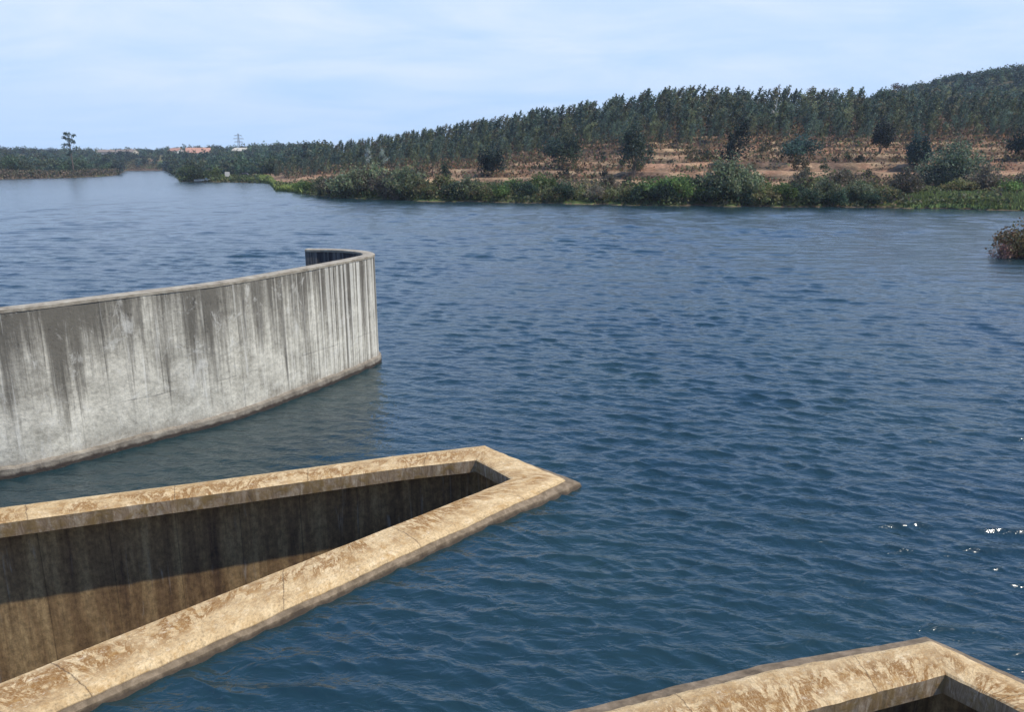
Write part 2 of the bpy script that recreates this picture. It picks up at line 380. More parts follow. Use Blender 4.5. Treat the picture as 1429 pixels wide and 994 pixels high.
M = dict(foliage=mat_foliage(), ground=mat_ground(), wall=mat_curved_wall(), ledge=mat_ledge(), coping=mat_coping(),
         crest=mat_crest(), capface=mat_capface(), inner=mat_innerwall(), toe=mat_toe(), water=mat_water(),
         bark=mat_plain('bark', (0.13, 0.10, 0.075), 0.9), gumbark=mat_plain('pale_gum_bark', (0.20, 0.17, 0.13), 0.85), palebark=mat_plain('pale_bark', (0.55, 0.53, 0.48), 0.8),
         floor=mat_plain('basin_floor', (0.10, 0.08, 0.05), 0.9),
         render_white=mat_plain('white_render', (0.72, 0.69, 0.62), 0.8), render_cream=mat_plain('cream_render', (0.55, 0.50, 0.40), 0.8),
         tile_orange=mat_plain('orange_roof_tiles', (0.40, 0.22, 0.16), 0.8, 0, .3, 1.0), tile_brown=mat_plain('brown_roof_tiles', (0.20, 0.16, 0.13), 0.8),
         glass_dark=mat_plain('window_glass', (0.03, 0.04, 0.05), 0.15), door=mat_plain('door_paint', (0.15, 0.09, 0.05), 0.6),
         steel=mat_plain('galvanised_steel', (0.22, 0.24, 0.26), 0.5, 0.3), boat_white=mat_plain('boat_paint', (0.78, 0.79, 0.80), 0.35, 0, .05),
         boat_blue=mat_plain('boat_blue', (0.10, 0.22, 0.45), 0.5), car_paint=mat_plain('car_paint', (0.05, 0.03, 0.035), 0.3, 0, .05),
         rubber=mat_plain('rubber', (0.02, 0.02, 0.02), 0.8), van_white=mat_plain('van_paint', (0.45, 0.45, 0.43), 0.4, 0, .05))
# ------------------------------------------------------------------ ground sheet
def concat(parts):
    """parts: list of (V,F,col) with the same face size"""
    Vs, Fs, Cs, o = [], [], [], 0
    for V, F, C in parts:
        Vs.append(V); Fs.append(F+o); Cs.append(C); o += len(V)
    return np.concatenate(Vs), np.concatenate(Fs), np.concatenate(Cs)
def grid_faces(nr, nc, wrap=False):
    i = np.arange(nr-1)[:, None]; j = np.arange(nc if wrap else nc-1)[None, :]; j2 = (j+1) % nc
    a = i*nc+j; b = i*nc+j2; c = (i+1)*nc+j2; d = (i+1)*nc+j
    return np.stack([a, b, c, d], -1).reshape(-1, 4)

def ground_color(x, y, z):
    s = land_s(x, y); az = np.degrees(np.arctan2(x, y)); r = np.hypot(x, y)
    n1 = vnoise2(x/9, y/9, 21); n2 = vnoise2(x/3, y/3, 22); n3 = vnoise2(x/30, y/30, 23)
    orange = np.array([0.24, 0.14, 0.088]); straw = np.array([0.31, 0.235, 0.14]); brown = np.array([0.13, 0.085, 0.06])
    green = np.array([0.075, 0.10, 0.035]); dark = np.array([0.06, 0.055, 0.035]); mud = np.array([0.10, 0.07, 0.05])
    def mx(a, b, t): t = np.clip(t, 0, 1)[..., None]; return a*(1-t)+b*t
    c = mx(np.broadcast_to(orange, x.shape+(3,)), straw, 0.4+0.5*n2+0.4*n1)
    c = mx(c, brown, (n1-0.1)*1.8)
    c = mx(c, green, np.clip((22-s)/12+0.4*n1, 0, 1))              # green strip by the lake
    c = mx(c, brown*0.8, np.clip((s-78)/12, 0, 1)*0.95)              # litter under the plantation
    # weedy dark risers between the terraces
    ph = (z+0.25*vnoise2(x/15, y/15, 5))/1.55; ph = ph-np.floor(ph)
    ris = np.clip(1-np.abs(ph-0.30)/0.34, 0, 1)**0.5*np.clip((s-12)/8, 0, 1)*np.clip((100-s)/15, 0, 1)*np.clip((az+12)/4, 0, 1)*np.clip(0.75+1.2*n2, 0, 1)
    c = mx(c, np.array([0.06, 0.045, 0.033]), ris*0.9)
    far = np.clip((r-330)/40, 0, 1)
    c = mx(c, mx(np.broadcast_to(green*0.8, x.shape+(3,)), dark, 0.5+n1), far*0.9)
    left = np.clip((-17.6-az)/1.5, 0, 1)
    c = mx(c, mx(np.broadcast_to(green, x.shape+(3,)), brown*1.3, 0.5+0.8*n1), left)
    # beaten earth track by the far inlet
    tr = np.clip(1.5-np.abs(s-12-0.8*n1)/3.2, 0, 1)*np.clip((az+22.0)/0.6, 0, 1)*np.clip((-16.4-az)/0.5, 0, 1)
    c = mx(c, np.array([0.46, 0.34, 0.20]), tr)
    c = mx(c, mud, np.clip((1.2-s)/1.0, 0, 1))
    return c

azs = np.concatenate([np.arange(-180, -50, 5), np.arange(-50, 56, 0.22), np.arange(56, 180, 4)])
rs_ = np.concatenate([[0.5, 12, 30, 42], np.arange(44, 68, 1.0), [72, 80, 90], np.arange(96, 330, 0.9), 330*1.02**np.arange(0, 72), [1500, 1700]])
Rg, Ag = np.meshgrid(rs_, np.radians(azs), indexing='ij')
Xg, Yg = Rg*np.sin(Ag), Rg*np.cos(Ag); Zg = ground_z(Xg, Yg)
Vg = np.stack([Xg, Yg, Zg], -1).reshape(-1, 3); Fg = grid_faces(len(rs_), len(azs), True)[:, ::-1]
cen = Vg[Fg].mean(1)
me = np_mesh('ground', Vg, Fg, M['ground'], col=ground_color(cen[:, 0], cen[:, 1], cen[:, 2]))
tag(obj('ground', me), 'hilly brown and green land around the lake, terraced on the right bank', 'ground', kind='structure')

# ------------------------------------------------------------------ lake: real chop near the dam, calmer sheet beyond
rng = np.random.default_rng(7)
NW = 300
wl = np.exp(rng.uniform(np.log(0.13), np.log(1.0), NW))
wdir = math.radians(80)+rng.normal(0, 0.30, NW)           # waves run roughly toward / away from the dam
wdir = wdir+np.where(wl < 0.8, rng.normal(0, 0.25, NW), 0)
NL = 70; wl[:NL] = np.exp(rng.uniform(np.log(1.0), np.log(2.5), NL)); wdir[:NL] = math.radians(84)+rng.normal(0, 0.30, NL)
wk = 2*np.pi/wl; wph = rng.uniform(0, 2*np.pi, NW)
slope = 0.36*np.sqrt(2/NW)*(0.75+0.5*np.exp(-((np.log(wl)-np.log(0.28))/0.45)**2)-0.35*(wl > 1.3))
slope[:NL] = 0.10*math.sqrt(2/NL)
wamp = slope/wk
dr = []
r = 5.0
while r < 250:
    dr.append(r); r += max(0.045, r*0.0036)
dr += [255, 262, 275, 290, 320, 370, 450, 700, 1100]
wr = np.array([0.3]+dr)
waz = np.concatenate([np.arange(-180, -52, 6), np.arange(-52, 50, 0.11), np.arange(50, 180, 6)])
Rw, Aw = np.meshgrid(wr, np.radians(waz), indexing='ij')
X0, Y0 = Rw*np.sin(Aw), Rw*np.cos(Aw)
azd = np.degrees(Aw)
edge = np.clip((azd+51)/6, 0, 1)*np.clip((49-azd)/6, 0, 1)*np.clip((248-Rw)/60, 0, 1)
gust = 0.86+0.26*vnoise2(X0/9, Y0/14, 3)+0.20*vnoise2(X0/3.1, Y0/4, 4)
lee = np.clip((np.hypot(X0+8, Y0-17)-2)/9, 0.45, 1.0)      # calmer in the pocket between the walls
# calm also close to the sheltering far shore
sh = np.clip(-land_s(X0, Y0)/14, 0.6, 1.0)
cell = np.maximum(np.gradient(wr)[:, None]*np.ones_like(Rw), Rw*math.radians(0.11))
DX = np.zeros_like(X0); DY = np.zeros_like(X0); DZ = np.zeros_like(X0)
for i in range(NW):
    fade = np.clip(wl[i]/(2.6*cell)-0.6, 0, 1)
    rows = np.where(fade.max(1) > 0)[0]
    if len(rows) == 0: continue
    rr_ = slice(rows[0], rows[-1]+1)
    cx, cy = math.cos(wdir[i]), math.sin(wdir[i])
    ph = wk[i]*(cx*X0[rr_]+cy*Y0[rr_])+wph[i]
    a = wamp[i]*fade[rr_]
    if i < NL: a = a*np.clip(Rw[rr_]/60, 0.18, 1)
    sn = np.sin(ph)*a; cs = np.cos(ph)*a
    DZ[rr_] += cs; DX[rr_] -= 1.35*cx*sn; DY[rr_] -= 1.35*cy*sn
k = edge*gust*lee*sh
Vw = np.stack([X0+DX*k, Y0+DY*k, DZ*k], -1).reshape(-1, 3)
Fw = grid_faces(len(wr), len(waz), True)[:, ::-1]
# the dry side of the weirs has no lake in it
dry = [(-30, 5.0), (-17.5, 10.3), (-9.3, 12.95), (-0.72, 16.0), (0.45, 14.5), (-8.45, 5.6), (-8.75, 4.9), (-8.35, 4.55),
       (2.2, 7.75), (5.5, 8.75), (6.55, 7.2), (-3, -2.5), (-30, -12)]
def inside(px, py, poly):
    res = np.zeros(px.shape, bool); n = len(poly)
    for i in range(n):
        x1, y1 = poly[i]; x2, y2 = poly[(i+1) % n]
        if y1 == y2: continue
        c = ((y1 > py) != (y2 > py)) & (px < (x2-x1)*(py-y1)/(y2-y1)+x1)
        res ^= c
    return res
cw = Vw[Fw].mean(1)
keep = ~inside(cw[:, 0], cw[:, 1], dry) & (np.hypot(cw[:, 0], cw[:, 1]) > 4.9)
me = np_mesh('water', Vw, Fw[keep], M['water'], smooth=True)
tag(obj('water', me), 'dark blue wind-rippled reservoir water', 'water', kind='structure')

# ------------------------------------------------------------------ concrete works
def catmull(P, step):
    P = [Vector(p).to_3d() for p in P]; P = [2*P[0]-P[1]]+P+[2*P[-1]-P[-2]]; out = []
    for i in range(1, len(P)-2):
        n = max(2, int((P[i+1]-P[i]).length/step))
        for k in range(n):
            t = k/n
            out.append(0.5*((2*P[i])+(-P[i-1]+P[i+1])*t+(2*P[i-1]-5*P[i]+4*P[i+1]-P[i+2])*t*t+(-P[i-1]+3*P[i]-3*P[i+1]+P[i+2])*t**3))
    out.append(P[-2]); return out

def loft(name, rows, mat, uvs, parent, caps=True, smooth=False):
    """rows[i][j] profile points along stations"""
    n, m = len(rows), len(rows[0])
    V = np.array([[tuple(p) for p in r] for r in rows]).reshape(-1, 3)
    F = grid_faces(n, m)
    me = bpy.data.meshes.new(name)
    faces = [tuple(int(q) for q in f) for f in F]
    if caps:
        faces.append(tuple(range(m-1, -1, -1))); faces.append(tuple((n-1)*m+j for j in range(m)))
    me.from_pydata([tuple(v) for v in V], [], faces)
    l = me.uv_layers.new(name='UVMap'); U = np.array(uvs, float).reshape(-1, 2)
    vi = np.empty(len(me.loops), np.int32); me.loops.foreach_get('vertex_index', vi)
    l.data.foreach_set('uv', U[vi].astype(np.float32).ravel())
    if smooth: me.polygons.foreach_set('use_smooth', [True]*len(me.polygons))
    import bmesh
    bm = bmesh.new(); bm.from_mesh(me); bmesh.ops.recalc_face_normals(bm, faces=bm.faces); bm.to_mesh(me); bm.free()
    me.materials.append(mat)
    return obj(name, me, parent)

# tall curved wall
cpts = [(-17.2, 11.6), (-13.4, 13.6), (-11.5, 14.75), (-10.2, 15.62), (-9.3, 16.62), (-8.3, 17.75), (-7.15, 19.1), (-6.05, 21.15), (-5.12, 23.15), (-4.62, 24.35), (-4.46, 25.1), (-4.72, 25.85), (-5.3, 26.42), (-6.1, 26.78), (-7.05, 26.85)]
cl_ = catmull([(x, y, 0) for x, y in cpts], 0.12)
TW = 0.36; TOP = 3.58
def stations(path):
    out, s = [], 0.0
    for i, p in enumerate(path):
        a = path[max(0, i-1)]; b = path[min(len(path)-1, i+1)]
        t = (b-a).normalized(); nrm = Vector((t.y, -t.x, 0))     # to the right of travel = outer side
        if i: s += (p-path[i-1]).length
        out.append((p, nrm, s))
    return out
cs_ = stations(cl_)
def h1(s, seed, amp): return amp*float(vnoise2(np.array(s*1.7), np.array(seed*3.1), seed)+0.5*vnoise2(np.array(s*5.3), np.array(seed*1.7), seed+1))
curved = empty('curved_wall', tuple(cl_[len(cl_)//2]))
tag(curved, 'tall curved grey concrete wall with dark drip stains, ending in a hook shape in the lake', 'wall')
inv = Vector(curved.location)
rows, uvs = [], []
for p, n, s in cs_:
    r, u = [], []
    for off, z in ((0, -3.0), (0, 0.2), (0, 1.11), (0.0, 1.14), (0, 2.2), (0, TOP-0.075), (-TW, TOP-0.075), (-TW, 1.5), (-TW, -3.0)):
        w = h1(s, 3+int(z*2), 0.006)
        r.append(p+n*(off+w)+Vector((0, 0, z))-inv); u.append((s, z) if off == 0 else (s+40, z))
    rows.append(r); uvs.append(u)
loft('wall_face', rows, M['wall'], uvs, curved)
rows, uvs = [], []
for p, n, s in cs_:
    r, u = [], []; j = h1(s*4, 9, 0.005)
    for k_, (off, z) in enumerate(((0.012+j, TOP-0.08), (0.014+j, TOP-0.012), (-0.02, TOP+j*0.4), (-TW/2, TOP+0.006), (-TW+0.02, TOP), (-TW-0.014, TOP-0.012), (-TW-0.012, TOP-0.08))):
        r.append(p+n*off+Vector((0, 0, z))-inv); u.append((s, k_*0.09))
    rows.append(r); uvs.append(u)
loft('coping', rows, M['coping'], uvs, curved)
rows, uvs = [], []
for p, n, s in cs_:
    r, u = [], []; j = h1(s*5, 14, 0.008); jj = h1(s*2, 19, 0.025)
    for off, z in ((0.10, -3.0), (0.085+j*0.4, 0.02), (0.08+j, 0.19+jj), (0.06+j, 0.225+jj), (0.004, 0.245+jj), (-0.05, 0.245+jj), (-0.05, -3.0)):
        r.append(p+n*off+Vector((0, 0, z))-inv); u.append((s, z))
    rows.append(r); uvs.append(u)
loft('base_ledge', rows, M['ledge'], uvs, curved)

# labyrinth weirs
def resample(out_pts, in_pts, step=0.07):
    O, I = [], []
    for a in range(len(out_pts)-1):
        o0, o1 = Vector(out_pts[a]).to_3d(), Vector(out_pts[a+1]).to_3d(); i0, i1 = Vector(in_pts[a]).to_3d(), Vector(in_pts[a+1]).to_3d()
        n = max(2, int((o1-o0).length/step))
        for k in range(n+(1 if a == len(out_pts)-2 else 0)):
            O.append(o0.lerp(o1, k/n)); I.append(i0.lerp(i1, k/n))
    return O, I
def weir(label, outer, inner, toe, seed):
    root = empty('labyrinth_weir', (outer[1][0], outer[1][1], 0))
    tag(root, label, 'weir', 'zigzag spillway weir crests')
    inv = Vector(root.location)
    O, I = resample(outer, inner); T = [toe]*len(O) if not callable(toe) else [toe(k/len(O)) for k in range(len(O))]
    crest_r, crest_u, cap_r, cap_u, in_r, in_u, toe_r, toe_u = ([] for _ in range(8)); s = 0
    for k, (o, i) in enumerate(zip(O, I)):
        if k: s += (o-O[k-1]).length
        w = i-o; L = w.length; e = w/L
        j = h1(s*5, seed, 0.007)+h1(s*14, seed+2, 0.006); j2 = h1(s*2.3, seed+4, 0.010); jz = h1(s, seed+7, 0.012)
        r, u = [], []
        for t, z in ((0.0, 0.09), (0.0, 0.15+jz), (0.03, 0.185+jz), (0.12, 0.225), (0.3, 0.25+j2*0.5), (0.55, 0.272+j2), (0.8, 0.27), (0.96, 0.262+j2*0.4)):
            off = j*(1 if t < 0.05 else 0.4 if t < 0.2 else 0)
            r.append(o+e*(t*L+off)+Vector((0, 0, z))-inv); u.append((s, (t*L)+ (0 if z > 0.05 else -0.1)))
        r.append(o+e*L+Vector((0, 0, 0.24))-inv+e*(j2*0.8)); u.append((s, L))
        crest_r.append(r); crest_u.append(u)
        # inner cap face and its underside
        a = i+e*(j2*0.8)
        prof = [(0, 0.24), (-0.005, 0.1), (-0.012, -0.035+j2*0.6), (-0.05, -0.05), (-0.55, -0.05), (-0.55, 0.05), (-0.12, 0.18)]
        cap_r.append([a+e*q+Vector((0, 0, z))-inv for q, z in prof])
        cap_u.append([(s, z) for q, z in prof])
        prof = [(-0.51, -0.03), (-0.505, -2.0), (-0.50, -6.4), (-0.75, -6.4), (-0.75, -0.03)]
        in_r.append([i+e*q+Vector((0, 0, z))-inv for q, z in prof]); in_u.append([(s, z) for q, z in prof])
        tw = T[k]; jt = h1(s*6, seed+11, 0.009)
        prof = [(-tw-0.25, -3.0), (-tw-0.02+jt, -0.25), (-tw+jt, -0.015), (-tw*0.85+jt*0.6, 0.085+jz), (-0.025+j, 0.135+jz), (0.06, 0.14+jz), (0.22, -3.0)]
        toe_r.append([o+e*q+Vector((0, 0, z))-inv for q, z in prof]); toe_u.append([(s, z) for q, z in prof])
    loft('crest', crest_r, M['crest'], crest_u, root, smooth=False)
    loft('cap_lip', cap_r, M['capface'], cap_u, root)
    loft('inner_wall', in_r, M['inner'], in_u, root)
    loft('waterline_footing', toe_r, M['toe'], toe_u, root)
    return root
f1 = lambda p, q: (p[0]*q, p[1]*q)
o_mid = [f1(p, 1.012) for p in ((-17.5, 10.35), (-9.5, 13.24), (-5.98, 14.51), (-2.41, 15.89), (-0.61, 16.47))]+[f1((1.08, 14.42), 1.022)]+[f1(p, 1.02) for p in ((-3.22, 9.87), (-5.33, 7.72), (-8.12, 4.95))]
i_mid = [(-17.2, 9.7), (-9.1, 12.62), (-5.75, 13.88), (-2.31, 15.18), (-0.78, 15.63), (-0.01, 14.6), (-3.56, 11.08), (-6.3, 8.3), (-9.2, 5.35)]
weir('long ochre-stained weir crest shaped like a wedge, its tip pointing right into the lake', o_mid, i_mid, lambda t: 0.09+0.25*math.exp(-((t-0.607)/0.04)**2), 31)
o_near = [(-9.2, 5.0-0.03), (1.04, 7.84), (3.3, 8.63), (5.68, 9.25), (7.35, 7.1), (-1.8, -2.0)]
i_near = [(-9.0, 4.2), (1.25, 7.16), (3.45, 7.78), (5.44, 8.44), (6.2, 7.45), (-2.9, -1.6)]
weir('nearest weir crest corner at the bottom right, bleached pale with ochre streaks', o_near, i_near, 0.26, 57)

# basin floor below the weirs
me = np_mesh('basin_floor', [(-30, -12, -6.2), (12, -12, -6.2), (12, 20, -6.2), (-30, 20, -6.2)], [(0, 1, 2, 3)], M['floor'])
tag(obj('basin_floor', me), 'dark concrete floor of the spillway basin', 'floor', kind='structure')
# ------------------------------------------------------------------ vegetation
def leaf_quads(C, size, rng, col, colvar=0.25, up=0.3):
    """one small rhombus leaf spray per centre; size scalar or (n,)"""
    n = len(C)
    a = rng.normal(size=(n, 3)); a[:, 2] += up; a /= np.linalg.norm(a, axis=1)[:, None]
    b = rng.normal(size=(n, 3)); b = np.cross(a, b); b /= np.linalg.norm(b, axis=1)[:, None]
    s = (np.asarray(size)*rng.uniform(0.6, 1.3, n))[:, None] if np.ndim(size) else (size*rng.uniform(0.6, 1.3, n))[:, None]
    V = np.stack([C-a*s*0.5, C-b*s*0.33+a*s*0.05, C+a*s*0.5, C+b*s*0.33+a*s*0.05], 1).reshape(-1, 3)
    F = np.arange(n*4).reshape(n, 4)
    c = np.asarray(col)
    if c.ndim == 1: c = np.broadcast_to(c, (n, 3))
    cc = c*(1+colvar*rng.normal(size=(n, 1)).clip(-2, 2))*(1+0.08*rng.normal(size=(n, 3)))
    return V, F, np.clip(cc, 0.004, 1)
def tube(path, rad, k=5):
    path = np.asarray(path, float); n = len(path); V = []
    for i in range(n):
        t = path[min(n-1, i+1)]-path[max(0, i-1)]; t = t/(np.linalg.norm(t)+1e-9)
        u = np.cross(t, [0.3, 0.9, 0.1]); u /= np.linalg.norm(u); w = np.cross(t, u)
        for j in range(k):
            a = 2*np.pi*j/k; V.append(path[i]+rad[i]*(math.cos(a)*u+math.sin(a)*w))
    return np.array(V), grid_faces(n, k, True), np.tile([[0.1, 0.08, 0.06]], ((n-1)*k, 1))

def gum(rng, h, col, lean=0.12, nb=17, per=26, leaf=0.34, width=1.0, low=0.22):
    """slim wind-bent plantation tree: rising plumes of leaves round a leaning stem"""
    def axis(t): return np.array([lean*h*max(t, 0.0)**2.2, 0.02*h*math.sin(t*4), h*t])
    tr = [tube([axis(t) for t in np.linspace(-0.03, 0.97, 14)], np.linspace(0.011, 0.002, 14)*h)]
    C, K = [], []
    for b in range(nb):
        t = low+(0.93-low)*(b+rng.uniform(0, 0.8))/nb
        a = rng.uniform(0, 2*np.pi); L = h*(0.07+0.19*(1-t)**0.6)*rng.uniform(0.7, 1.25)*width
        d = np.array([math.cos(a)*0.75+0.28, math.sin(a)*0.75, rng.uniform(0.45, 0.95)]); p0 = axis(t)
        pts = [p0+d*L*q+np.array([0.12*L*q*q, 0, 0]) for q in (0, 0.5, 1)]
        tr.append(tube(pts, [0.004*h, 0.0028*h, 0.0012*h], 3))
        q = rng.uniform(0.25, 1.12, per)[:, None]
        c = p0+d*L*q+np.stack([0.12*L*q[:, 0]**2]+[q[:, 0]*0]*2, 1)+rng.normal(0, 1, (per, 3))*np.array([0.032, 0.032, 0.030])*h*(0.7+0.5*(1-t))
        C.append(c); K.append(np.tile(np.array(col)*rng.uniform(0.65, 1.35), (per, 1)))
    n = 34; q = rng.uniform(0.74, 1.06, n); c = np.array([axis(t) for t in q])+rng.normal(0, 1, (n, 3))*np.array([0.016, 0.016, 0.01])*h
    C.append(c); K.append(np.tile(col, (n, 1)))
    C = np.concatenate(C); K = np.concatenate(K)
    return concat(tr), leaf_quads(C, leaf, rng, K, 0.22)
def bushy(rng, h, rx, col, nl=9, per=95, leaf=0.34, base=0.0, col2=None, stems=5, shape=1.0):
    """rounded bush or tree crown of many overlapping leafy lumps"""
    C, K = [], []; tr = []
    for i in range(nl):
        a = rng.uniform(0, 2*np.pi); q = math.sqrt(rng.uniform(0, 1))*0.72
        zc = base+(h-base)*(0.30+0.48*rng.uniform(0, 1)*(1-q*0.6)*shape)
        c = np.array([math.cos(a)*q*rx, math.sin(a)*q*rx, zc]); R = np.array([rx*rng.uniform(.22, .48)]*2+[(h-base)*rng.uniform(.14, .32)])
        if i == 0: c = np.array([0, 0, h-(h-base)*0.3]); R = np.array([rx*.45, rx*.45, (h-base)*.3])
        d = rng.normal(size=(per, 3)); d /= np.linalg.norm(d, axis=1)[:, None]
        p = c+d*R*rng.uniform(0.45, 1.12, (per, 1)); p[:, 2] = np.maximum(p[:, 2], max(base, 0)*0.9+0.05)
        p[:, :2] *= rng.uniform(.85, 1.25); C.append(p); k = np.array(col)*rng.uniform(0.55, 1.5)
        if col2 is not None and rng.random() < 0.4: k = np.array(col2)*rng.uniform(0.8, 1.2)
        K.append(np.tile(k, (per, 1)))
        if i < stems: tr.append(tube([[0, 0, -0.1], [c[0]*.35, c[1]*.35, c[2]*.45], list(c)], [0.007*h+.02, 0.006*h+.01, 0.003*h], 4))
    return concat(tr), leaf_quads(np.concatenate(C), leaf, rng, np.concatenate(K), 0.25)
def feathery(rng, h, rx, col, nb=34, per=26, leaf=0.24):
    """willow or tamarisk like: many thin shoots fanning out"""
    C, K, tr = [], [], []
    for b in range(nb):
        a = rng.uniform(0, 2*np.pi); sp = rng.uniform(0.05, 1); hh = h*(1-0.55*sp*sp)*rng.uniform(.75, 1.05)
        end = np.array([math.cos(a)*rx*sp, math.sin(a)*rx*sp, hh])
        q = rng.uniform(0.2, 1.0, per)[:, None]
        c = end*np.concatenate([q**1.25, q**1.25, q], 1)+rng.normal(0, 1, (per, 3))*0.05*h; c[:, 2] = np.maximum(c[:, 2], .04)
        C.append(c); K.append(np.tile(np.array(col)*rng.uniform(0.7, 1.35), (per, 1)))
        if b % 5 == 0: tr.append(tube([[0, 0, -0.1], end*0.55, end*0.95], [0.03, 0.02, 0.008], 3))
    return concat(tr), leaf_quads(np.concatenate(C), leaf, rng, np.concatenate(K), 0.22, up=0.9)
def umbrella(rng, h):
    tr = [tube([[0, 0, -.3], [.2, 0, h*.3], [-.1, 0, h*.6], [.3, 0, h*.96]], [.34, .27, .2, .08], 6)]; C = []
    spots = [(-2.6, .72, 1.1), (2.4, .66, 1.2), (-1.3, .86, 1.2), (1.4, .84, 1.3), (3.2, .80, .9), (-3.0, .90, .95), (.4, .98, 1.3), (-.6, .74, 1.0), (2.4, .95, 1.0), (-1.8, .99, .8), (1.0, .56, .7), (-1.1, .5, .6)]
    for x, t, R in spots:
        x *= 0.72
        c = np.array([x, rng.uniform(-2, 2), h*t]); d = rng.normal(size=(70, 3)); d /= np.linalg.norm(d, axis=1)[:, None]
        C.append(c+d*np.array([R, R, R*.8])*rng.uniform(.3, 1.25, (70, 1))); tr.append(tube([[0.1, 0, h*(t-.16)], c*np.array([.6, .6, 1])-[0, 0, .5], c], [.1, .07, .03], 4))
    return concat(tr), leaf_quads(np.concatenate(C), .6, rng, (0.03, 0.052, 0.035), .25)

def make_plant(name, tr, lv, bark='bark', leafname='crown', trunkname='trunk', joined=False):
    root = empty(name)
    obj(trunkname, np_mesh(trunkname, tr[0], tr[1], M[bark]), root)
    obj(leafname, np_mesh(leafname, lv[0], lv[1], M['foliage'], col=lv[2]), root)
    return root
def copy_thing(src, loc, rz, s, label=None, cat=None, group=None, name=None):
    c = src.copy(); COL.objects.link(c); c.location = loc; c.rotation_euler = (0, 0, rz); c.scale = s if isinstance(s, tuple) else (s, s, s)
    for ch in src.children:
        d = ch.copy(); COL.objects.link(d); d.parent = c
    for k_, v_ in (('label', label), ('category', cat), ('group', group)):
        if v_: c[k_] = v_
        elif k_ in c: del c[k_]
    return c
def gz(x, y): return float(ground_z(np.array([x]), np.array([y]))[0])

rg = np.random.default_rng(11)
GUM = (0.095, 0.135, 0.095); GUM2 = (0.145, 0.165, 0.085); DARK = (0.022, 0.038, 0.032)
protos = []
used = set()
def use(key, builder, loc, rz, s, label, cat, group=None):
    """first use moves the built thing itself, later uses copy it"""
    if key not in used:
        used.add(key); o = builder; o.location = loc; o.rotation_euler = (0, 0, rz); o.scale = s if isinstance(s, tuple) else (s, s, s)
        return tag(o, label, cat, group)
    return copy_thing(builder, loc, rz, s, label, cat, group)

# plantation of young gums on the hill: nearest 300 as things, the rest as one wood
pos = []
rp = np.random.default_rng(5)
for rrow in np.arange(178, 322, 3.0):
    for a in np.arange(-17, 40, math.degrees(2.7/rrow)):
        aa = a+rp.normal(0, 0.22); r_ = rrow+rp.normal(0, 1.0)
        x, y = r_*math.sin(math.radians(aa)), r_*math.cos(math.radians(aa))
        pos.append((x, y, aa, r_))
P_ = np.array(pos); S_ = land_s(P_[:, 0], P_[:, 1]); n_ = vnoise2(P_[:, 0]/14, P_[:, 1]/14, 41)
lim = np.interp(P_[:, 2], [-17, -12, -6, -2, 5, 15, 25, 40], [58, 58, 56, 60, 66, 69, 70, 68])+11*n_
ok = (S_ > lim) & (rp.uniform(size=len(P_)) < 0.78)
rrd = np.interp(P_[:, 2], AR, RR)
ok &= P_[:, 3] < rrd+12
P_ = P_[ok]; S_ = S_[ok]; lim = lim[ok]
hts = (3.6+5.2*rp.uniform(0, 1, len(P_))**1.2)*np.clip(0.72+(S_-lim)/45, 0.72, 1.05)*np.interp(P_[:, 2], [-17, -12, -5, 2], [.6, .7, .85, 1])*np.interp(P_[:, 2], [10, 25, 35], [1, .9, .85])
order = np.argsort(S_-lim+rp.uniform(0, 14, len(P_)))
Zp = ground_z(P_[:, 0], P_[:, 1])
gums = []
for k in range(7):
    g = np.random.default_rng(100+k)
    gums.append(make_plant('eucalyptus_tree', *gum(g, 8.0, GUM if k % 3 else GUM2, lean=g.uniform(.08, .2), nb=20, per=32, leaf=.36, width=g.uniform(.85, 1.15), low=g.uniform(.16, .30)), bark='gumbark'))
lowg = [gum(np.random.default_rng(200+k), 8.0, (GUM, GUM2, (0.065, 0.105, 0.09), (0.10, 0.13, 0.085), GUM, (0.14, 0.135, 0.08))[k], lean=.08+.03*k, nb=15, per=19, leaf=0.50, low=.12) for k in range(6)]
inview = [i for i in order if -14 < P_[i, 2] < 35][:290]
ind = set(inview)
for i in inview:
    k = int(rp.integers(0, 7)); s = hts[i]/8.0
    use(('g', k), gums[k], (P_[i, 0], P_[i, 1], Zp[i]-0.1), rp.normal(0, 0.45), (s*rp.uniform(.9, 1.15), s, s),
        'slim dark green eucalyptus in the front rows of the plantation on the right hillside', 'tree', 'eucalyptus trees in the front rows of the hillside plantation')
Lv, Tr = [], []
def placed(part, loc, rz, s):
    V, F, C = part; c, sn = math.cos(rz), math.sin(rz)
    W = V*np.asarray(s); W = np.stack([W[:, 0]*c-W[:, 1]*sn, W[:, 0]*sn+W[:, 1]*c, W[:, 2]], 1)+np.asarray(loc)
    return W, F, C*rp.uniform(0.65, 1.4)
for i in range(len(P_)):
    if i in ind: continue
    t_, l_ = lowg[int(rp.integers(0, 6))]; s = hts[i]/8.0; loc = (P_[i, 0], P_[i, 1], Zp[i]-0.1); rz = rp.normal(0, .45)
    Lv.append(placed(l_, loc, rz, (s, s, s))); Tr.append(placed(t_, loc, rz, (s, s, s)))
V, F, C = concat(Lv+Tr)
tag(obj('eucalyptus_wood', np_mesh('eucalyptus_wood', V, F, M['foliage'], col=C)), 'dense mass of dark green eucalyptus covering the upper right hillside up to the skyline', 'wood', kind='stuff')
print('gums', len(P_))

